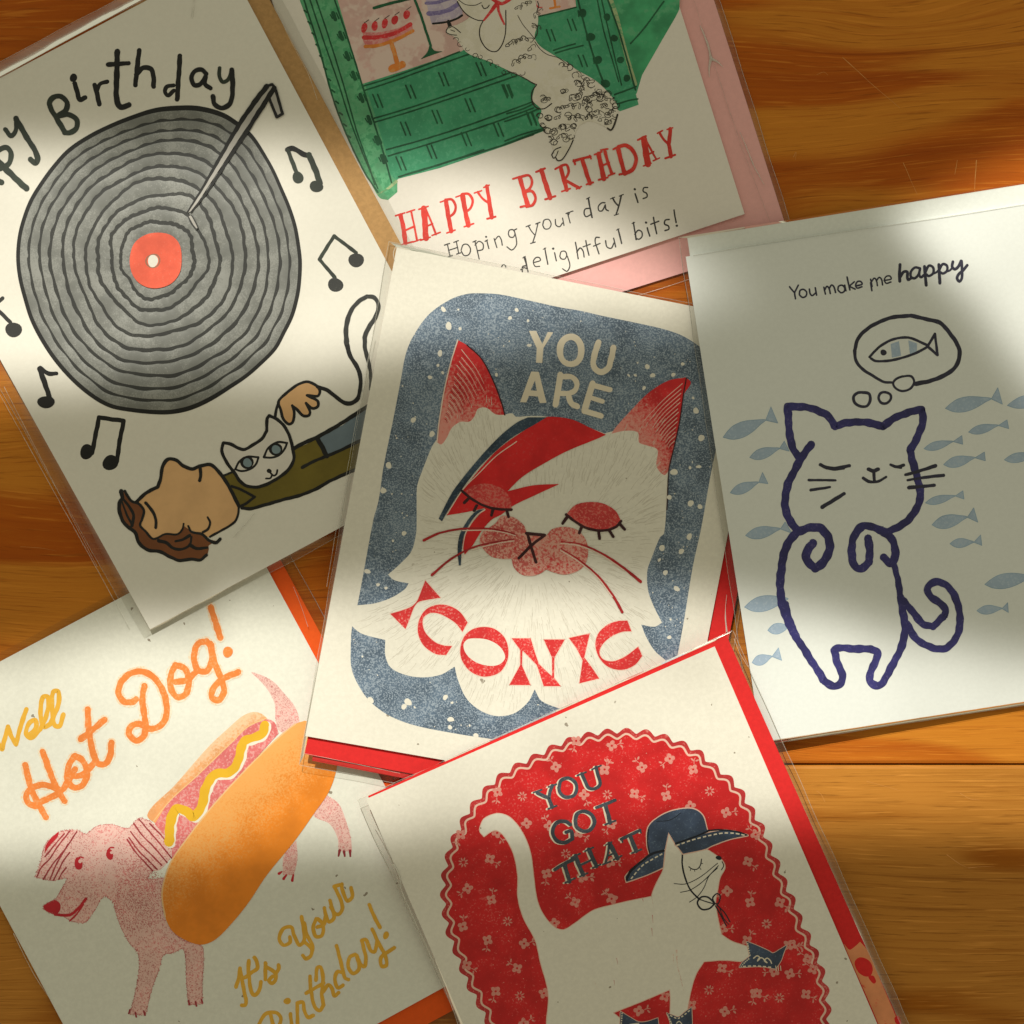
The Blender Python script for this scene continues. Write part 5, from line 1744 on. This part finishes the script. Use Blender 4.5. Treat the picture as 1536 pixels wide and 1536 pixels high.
for T, x, y, ro in ((SA, 1245, 120, 1.9), (SA, 1450, 148, -0.2), (SA, 1128, 270, -2.2), (SA, 1408, 290, -1.2), (SA, 792, 415, 1.7), (SA, 1290, 430, 1.2), (SA, 960, 595, 2.6), (SA, 790, 650, 1.0), (SA, 1090, 610, -2), (SA, 1260, 650, 0.6), (SA, 1450, 600, 2.3), (SA, 580, 660, 2.0), (SA, 748, 800, 0.6), (SA, 1075, 885, 1.7), (SA, 1440, 820, 0), (SA, 1285, 905, 0), (SA, 620, 970, 2.5), (SA, 757, 1035, -1.4), (SA, 1240, 1050, -2.4), (SA, 1455, 1030, -2.3),
                    (SA, 592, 1190, -1.5), (SA, 735, 1268, 1.7), (SA, 945, 1288, -0.2), (SA, 1120, 1170, 2.6), (SA, 615, 1412, 0.6), (SA, 905, 1430, -2.5), (SC_, 735, 1285, 1.9), (SC_, 950, 1530, -0.5), (SC_, 1105, 1300, 0),
                    (SB, 395, 388, -2.2), (SB, 555, 338, 2.5), (SB, 690, 400, -1.4), (SB, 352, 540, 0.5), (SB, 535, 552, -1.5), (SB, 675, 610, 1.0), (SB, 880, 648, -0.1), (SB, 1050, 775, -2.3), (SB, 1005, 930, 0.7), (SB, 885, 1100, 2.6), (SB, 1018, 1165, -1.4), (SB, 1190, 1168, 0.6), (SB, 860, 1318, 0), (SB, 1000, 1385, -1), (SB, 1240, 1410, 0.2), (SB, 1350, 1490, -2.4), (SB, 180, 400, -1), (SB, 220, 1145, -2.4), (SB, 50, 1020, 0),
                    (SD, 1080, 515, 2.7), (SD, 1040, 1108, 0.5), (SD, 1440, 1135, 3.1), (SD, 1290, 1300, 1.8), (SD, 400, 1435, -0.2), (SD, 600, 1325, -2.5), (SD, 1060, 1440, -0.2), (SE, 130, 835, 0.7), (SE, 280, 1365, 0.5), (SE, 320, 1220, -2.4), (SE, 200, 1080, 0.1), (SE, 0, 1360, 0.5), (SD, 805, 1390, 2), (SD, 1560, 1150, 0)):
    px, py = at(T, x, y)
    flower(px, py, ro)
for T, x, y in ((SA, 935, 440), (SA, 1185, 770), (SA, 595, 820), (SA, 850, 1160), (SA, 1425, 430), (SB, 785, 525), (SB, 1115, 1290), (SC_, 920, 1320), (SD, 940, 1275), (SD, 1480, 1335), (SE, 52, 960), (SE, 128, 1385)):
    px, py = at(T, x, y)
    star(px, py)
rs = random.Random(21)
ip = scallop(14, 3, 1)
n = 0
while n < 170:
    x, y = rs.uniform(660, 1250), rs.uniform(1095, 1540)
    if inside((x, y), ip):
        fl.dot(FLW, x, y, rs.uniform(0.4, 0.9), n=6)
        n += 1
fl.done()

CATS = ('726,1254.5! 720,1247 721,1239 727,1228 746,1220.6 764,1226 782,1246.7 795,1278 800,1314 805.6,1351 816,1374 831.6,1391 845,1395 860,1387 889,1366.5 915,1358.6 938.6,1353 977.6,1345! 979.6,1337.5 986.4,1322 995,1304 997,1275 1002,1247.7! 1013,1265 1023.5,1282! 1055.8,1274 1075,1284 1084,1292 1087,1302 1080,1316 1076,1335.6 1073,1353 1077,1380.5 1082,1402! 1097,1412 1120,1419.6! '
        '1125,1433 1112.4,1442! 1085,1440 1055.8,1442! 1044,1460.6 1036,1486 1031,1513 1030,1524! 1005,1527! 1006,1499.7 1005,1484! 958,1503.6 919,1519! 960,1552! 960,1620! 820,1620! 820,1537 822.7,1490 811,1443 803,1410 785.5,1376.6 777,1345 777,1314 770,1279 756,1253.6 744.5,1245 735,1248')
cat = Part(card_hat, 'printed_cat')
cat.line(PNKL, CATS, 2.4, closed=True)
cat.fill(CAT2, CATS)
for s_, w_ in (('500,560 515,640', 5), ('505,700 510,760', 4), ('500,800 505,860', 4), ('690,970 700,1100 730,1200', 14), ('665,1000 670,1080', 6), ('720,1180 745,1280', 8), ('60,1210 100,1290', 5), ('230,1030 240,1080', 3), ('210,1200 215,1240', 4), ('430,575 435,600', 4)):
    cat.line(SCUF if w_ > 4 else EDGE, s_, w_, SD, w1=1)
for s_, w_ in (('735,238 735,320 762,430 800,510 862,575', 13), ('785,328 808,345 845,348 872,320 882,270', 8), ('800,345 795,358', 5), ('828,350 830,365', 5), ('868,335 878,350', 5), ('880,300 892,305', 5), ('1040,288 1052,320 1035,352', 7), ('672,458 760,460 870,408 1005,302', 6), ('720,525 800,505 905,430 1012,320', 6), ('790,600 850,558 900,490 940,400 1005,338', 6)):
    cat.line(INKB, s_, w_, SD)
cat.dot(INKB, 1014, 260, 24, 16, SD, rot=0.4)
cat_o = cat.done()
hat = Part(card_hat, 'printed_hat', cat_o)
CR = '440,892! 425,830 430,740 470,690 560,642 680,626 742,662 772,752! 690,800 590,832! 548,762! 527,860!'
B1 = '306,1048! 302,1015 370,948 450,888 526,866! 516,965! 420,1008'
B2 = '585,832! 700,786 850,752 930,757 1004,780! 900,802 800,838 760,858 632,886! 605,850'
for s_ in (CR, B1, B2):
    hat.line(PNKL, s_, 12, SB, closed=True)
for s_ in (CR, B1, B2):
    hat.fill(JEAN, s_, SB)
hat.line(INKB, '308,1035 330,985 400,925 455,885 520,868', 14, SB)
hat.line(INKB, '590,826 690,792 775,756', 10, SB)
hat.line(INKB, '775,752 850,748 940,758 1000,778', 9, SB)
hat.line(INKB, '440,885 428,830 432,745', 7, SB)
hat.line(INKB, '480,700 560,690 620,650', 4, SB)


def stitches(part, s_, T, w_, n):
    q = curve(*parse(s_, T), False, 0.5)
    for i in range(n):
        a = int(i * len(q) / n)
        b = int((i + 0.62) * len(q) / n)
        part.ribbon(STIT, q[a:b + 1], w_, w_, part.level(q, 1) if i == 0 else part._st, caps=False)
        if i == 0:
            part._st = part.fr.top + 1.5e-5 + part.fr.boxes[-1][4] * LEVEL


stitches(hat, '332,1030 400,952 460,915 522,880', SB, 2.0, 8)
stitches(hat, '594,838 700,802 850,768 930,768 998,782', SB, 2.0, 13)
hat.done()
bw = Part(card_hat, 'printed_chin_bow', cat_o)
for s_, w_ in (('985,612 930,562 880,562 850,605 885,655 940,650 985,612', 13), ('985,612 968,570 1000,535 1025,552 1010,612 985,612', 10), ('870,580 930,600 985,615', 8), ('1000,622 1058,680 1100,750', 9), ('988,628 1030,700 1072,782', 9), ('1020,640 1050,720 1090,770', 6)):
    bw.line(INKB, s_, w_, SD)
bw.done()
for b_, sts in (('1228,902! 1300,930 1400,975 1430,992 1480,965 1538,930! 1515,985 1492,1050 1450,1112! 1350,1096 1260,1096 1200,1100 1172,1100! 1200,1058 1252,1018! 1240,960', ('1236,915 1246,970 1256,1018', '1185,1095 1215,1062 1252,1030', '1200,1094 1300,1090 1430,1102')),
                ('260,1440! 330,1482 400,1520 460,1518 546,1490! 560,1600! 240,1600! 255,1540', ('272,1450 268,1510 262,1560', )),
                ('615,1452! 660,1468 705,1482 760,1440 806,1408! 812,1600! 650,1600! 640,1520', ('622,1462 650,1530 655,1560', '640,1470 705,1492 800,1425'))):
    bt = Part(card_hat, 'printed_boot', cat_o)
    bt.line(PNKL, b_, 10, SD, closed=True)
    bt.fill(JEAN, b_, SD)
    for s_ in sts:
        stitches(bt, s_, SD, 1.8, 6)
    if '1228' in b_:
        bt.line(STIT, '1282,1030 1310,1012 1330,1030 1312,1052! 1325,1030 1350,1030 1370,1050 1385,1065! 1365,1050 1385,1030 1410,1048 1420,1070', 9, SD)
        for d in (0, 18, 36):
            bt.line(STIT, '%d,1090 %d,1125' % (1452 + d, 1456 + d), 6, SD)
    else:
        bt.line(STIT, '690,1530 710,1515 730,1535' if '615' in b_ else '330,1540 400,1530', 8, SD)
    bt.done()
tx = Part(card_hat, 'printed_lettering')
LET = [(SA, s_, w_) for s_, w_ in (
    ('1022,420 1060,440 1088,446', 22), ('1108,378 1096,410 1088,446', 20), ('1088,446 1096,475 1106,502', 22), ('1000,418 1046,402', 10), ('1086,386 1132,370', 10), ('1084,512 1132,494', 11),
    ('1145,390 1158,350 1200,335 1240,360 1248,400 1228,436 1185,444 1152,420 1145,390', 20), ('1278,310 1300,360 1318,392 1350,396 1382,372 1372,320 1360,272', 20), ('1252,320 1302,300', 10), ('1336,285 1388,262', 10),
    ('1212,602 1185,585 1145,586 1114,620 1112,662 1135,696 1180,706 1224,684! 1216,640 1188,646', 22), ('1240,580 1252,540 1292,526 1336,548 1350,590 1326,632 1282,640 1248,616 1240,580', 22), ('1362,504 1420,482 1470,462', 18), ('1412,486 1428,540 1440,592', 24), ('1412,602 1472,580', 11),
    ('1122,862 1170,832 1232,802', 20), ('1178,832 1192,880 1206,930', 24), ('1182,938 1238,912', 11), ('1242,782 1262,840 1286,892', 24), ('1318,746 1340,796 1362,842', 24), ('1266,838 1342,802', 13), ('1216,794 1268,770', 10), ('1296,756 1344,734', 10), ('1266,902 1312,882', 10), ('1340,852 1386,832', 10))]
LET += [(SB, s_, w_) for s_, w_ in (('206,828 200,880 186,938', 14), ('208,828 232,870 254,912', 26), ('196,900 240,880', 11), ('170,948 214,930', 10), ('232,920 278,898', 10), ('186,836 222,818', 8), ('276,802 330,776 384,750', 18), ('326,782 344,825 362,870', 24), ('338,882 392,860', 11), ('276,798 284,818', 10), ('380,746 390,764', 10))]
for T, s_, w_ in LET:
    q, c = parse(s_, T)
    tx.line(STIT, ([(a - 2.4, b + 0.6) for a, b in q], c), w_ * 400 / 1536, off=tx.fr.top + 1.5e-5 + 13 * LEVEL)
for T, s_, w_ in LET:
    tx.line(LETB, s_, w_, T, off=tx.fr.top + 1.5e-5 + 15 * LEVEL)
tx.done()

# ------------------------------------------------------------------ the clear bags
def mixq(a, b, which):
    return [b[i] if i in which else a[i] for i in range(4)]


IN_REC = [Q_REC[0], E_REC[1], E_REC[2], Q_REC[3]]
IN_ICO = [Q_ICO[0], E_ICO[1], E_ICO[2], E_ICO[3]]
IN_HAP = [E_HAP[0], E_HAP[1], Q_HAP[2], Q_HAP[3]]
IN_HAT = [E_HAT[0], E_HAT[1], E_HAT[2], Q_HAT[3]]
s_rec = sleeve('clear plastic sleeve round the record card, its wide edge over the wood at left', PL_REC, IN_REC, [(-212, 206), (372, -106), (778, 660), (214, 962)], low=-0.0006, seams=(0, 2, 3))
s_poo = sleeve('clear plastic sleeve round the poodle card and its pink envelope', PL_POO, E_POO, [(360, -262), (938, -450), (1196, 368), (600, 556)], high=0.0007, seams=(1, 2))
s_ico = sleeve('clear plastic sleeve round the white cat card reading ICONIC', PL_ICO, IN_ICO, [(583, 362), (1184, 486), (1050, 1262), (449, 1147)], low=-0.0002, seams=(0, 1, 2, 3))
s_hap = sleeve('clear plastic sleeve round the blue outlined cat card', PL_HAP, IN_HAP, [(1018, 356), (1612, 262), (1722, 1029), (1131, 1120)], low=-0.0001, seams=(1, 2, 3))
s_hot = sleeve('clear plastic sleeve round the hot dog card and its orange envelope', PL_HOT, E_HOT, [(-170, 1068), (400, 770), (800, 1485), (240, 1775)], high=0.0007, seams=(1, 2))
s_hat = sleeve('clear plastic sleeve round the card of the cat in the hat', PL_HAT, IN_HAT, [(536, 1200), (1099, 946), (1420, 1662), (860, 1910)], low=-0.0002, seams=(0, 1, 3))


M['crease'] = film_mat('creased_film_glint', haze=0.55, gloss=0.05, tint=1.0, rough=0.3, bumps=0.3)  # strong haze paints the folds white in place of their glints
M['crease_soft'] = film_mat('folded_film_glint', haze=0.14, gloss=0.05, tint=1.0, rough=0.3, bumps=0.3)


def creases(fr, lines, z):
    """folds and pinches of a bag: thin raised lines, whitened to paint their glints"""
    for i, (s_, w0, w1, soft_) in enumerate(lines):
        p = Part(fr, 'crease')
        p.smooth = True
        pts, cor = parse(s_)
        q = catmull(pts, False, 2.0)
        p.ribbon(M['crease_soft' if soft_ else 'crease'], q, w0, w1, z + i * 3e-6, caps=False, wob=0.3, ridge=0.00003 if soft_ else 0.00010)
        p.done()


creases(s_poo, [('1050,38 1060,62 1067,88', 0.8, 4.5, 0), ('1067,88 1076,93 1085,101', 4.0, 0.6, 0), ('1067,86 1064,98 1064,116', 4.5, 0.8, 0), ('1110,198 1120,222 1130,247', 0.8, 1.6, 0), ('1130,247 1138,262 1147,278', 1.6, 0.5, 0), ('1041,0 1060,60 1092,160', 0.5, 0.9, 1),
                ('1092,160 1120,240 1160,345', 0.9, 0.6, 1)], 0.00085)
creases(s_rec, [('291,-6 290,10 288,26', 0.6, 1.8, 0), ('414,10 428,44 446,80', 0.7, 0.7, 0), ('446,80 462,110 476,150', 0.7, 0.5, 0), ('350,806 365,790 382,770', 0.7, 0.7, 0), ('0,116 100,60 215,0', 0.9, 0.9, 0), ('0,108 100,52 198,0', 0.5, 0.5, 0),
                ('-4,585 60,700 128,822', 0.8, 0.8, 0), ('128,822 160,880 190,935', 0.8, 0.8, 0), ('6,580 86,735 146,850', 0.7, 0.6, 0)], 0.0017)
creases(s_ico, [('592,392 590,380 594,369', 0.8, 1.2, 0), ('594,369 606,372 626,376', 1.2, 0.7, 0), ('560,500 540,600 519,715', 0.8, 0.6, 0), ('519,715 505,790 490,880', 0.6, 0.6, 0), ('1090,892 1088,920 1090,948', 0.6, 2.2, 0), ('456,1130 520,1143 600,1160', 0.5, 0.5, 0)], 0.0017)
creases(s_hap, [('1040,383 1180,360 1340,337', 0.7, 0.7, 0), ('1340,337 1440,322 1540,306', 0.7, 0.7, 0), ('1142,1114 1300,1089 1540,1052', 0.6, 0.6, 0)], 0.0017)
creases(s_hat, [('556,1225 575,1260 590,1300', 0.9, 1.2, 0), ('590,1300 606,1345 640,1420', 1.2, 0.9, 0), ('640,1420 670,1490 690,1545', 0.9, 0.7, 0), ('1101,958 1110,980 1122,1000', 0.8, 0.5, 0), ('590,1296 598,1312 602,1330', 2.2, 1.2, 0)], 0.0017)
creases(s_hot, [('20,1400 50,1460 76,1500', 1.0, 0.6, 0), ('440,880 452,910 462,940', 0.5, 0.5, 0)], 0.0017)

# reflection in the sleeve, painted in peach on the red envelope's lower right edge
PEACH = ink('peach_reflection_print', (0.80, 0.30, 0.13), (0.74, 0.10, 0.05), grain=0.42, scale=300, var=0.1, rough=0.5)
ptch = Part(env_scarlet, 'painted_reflection')
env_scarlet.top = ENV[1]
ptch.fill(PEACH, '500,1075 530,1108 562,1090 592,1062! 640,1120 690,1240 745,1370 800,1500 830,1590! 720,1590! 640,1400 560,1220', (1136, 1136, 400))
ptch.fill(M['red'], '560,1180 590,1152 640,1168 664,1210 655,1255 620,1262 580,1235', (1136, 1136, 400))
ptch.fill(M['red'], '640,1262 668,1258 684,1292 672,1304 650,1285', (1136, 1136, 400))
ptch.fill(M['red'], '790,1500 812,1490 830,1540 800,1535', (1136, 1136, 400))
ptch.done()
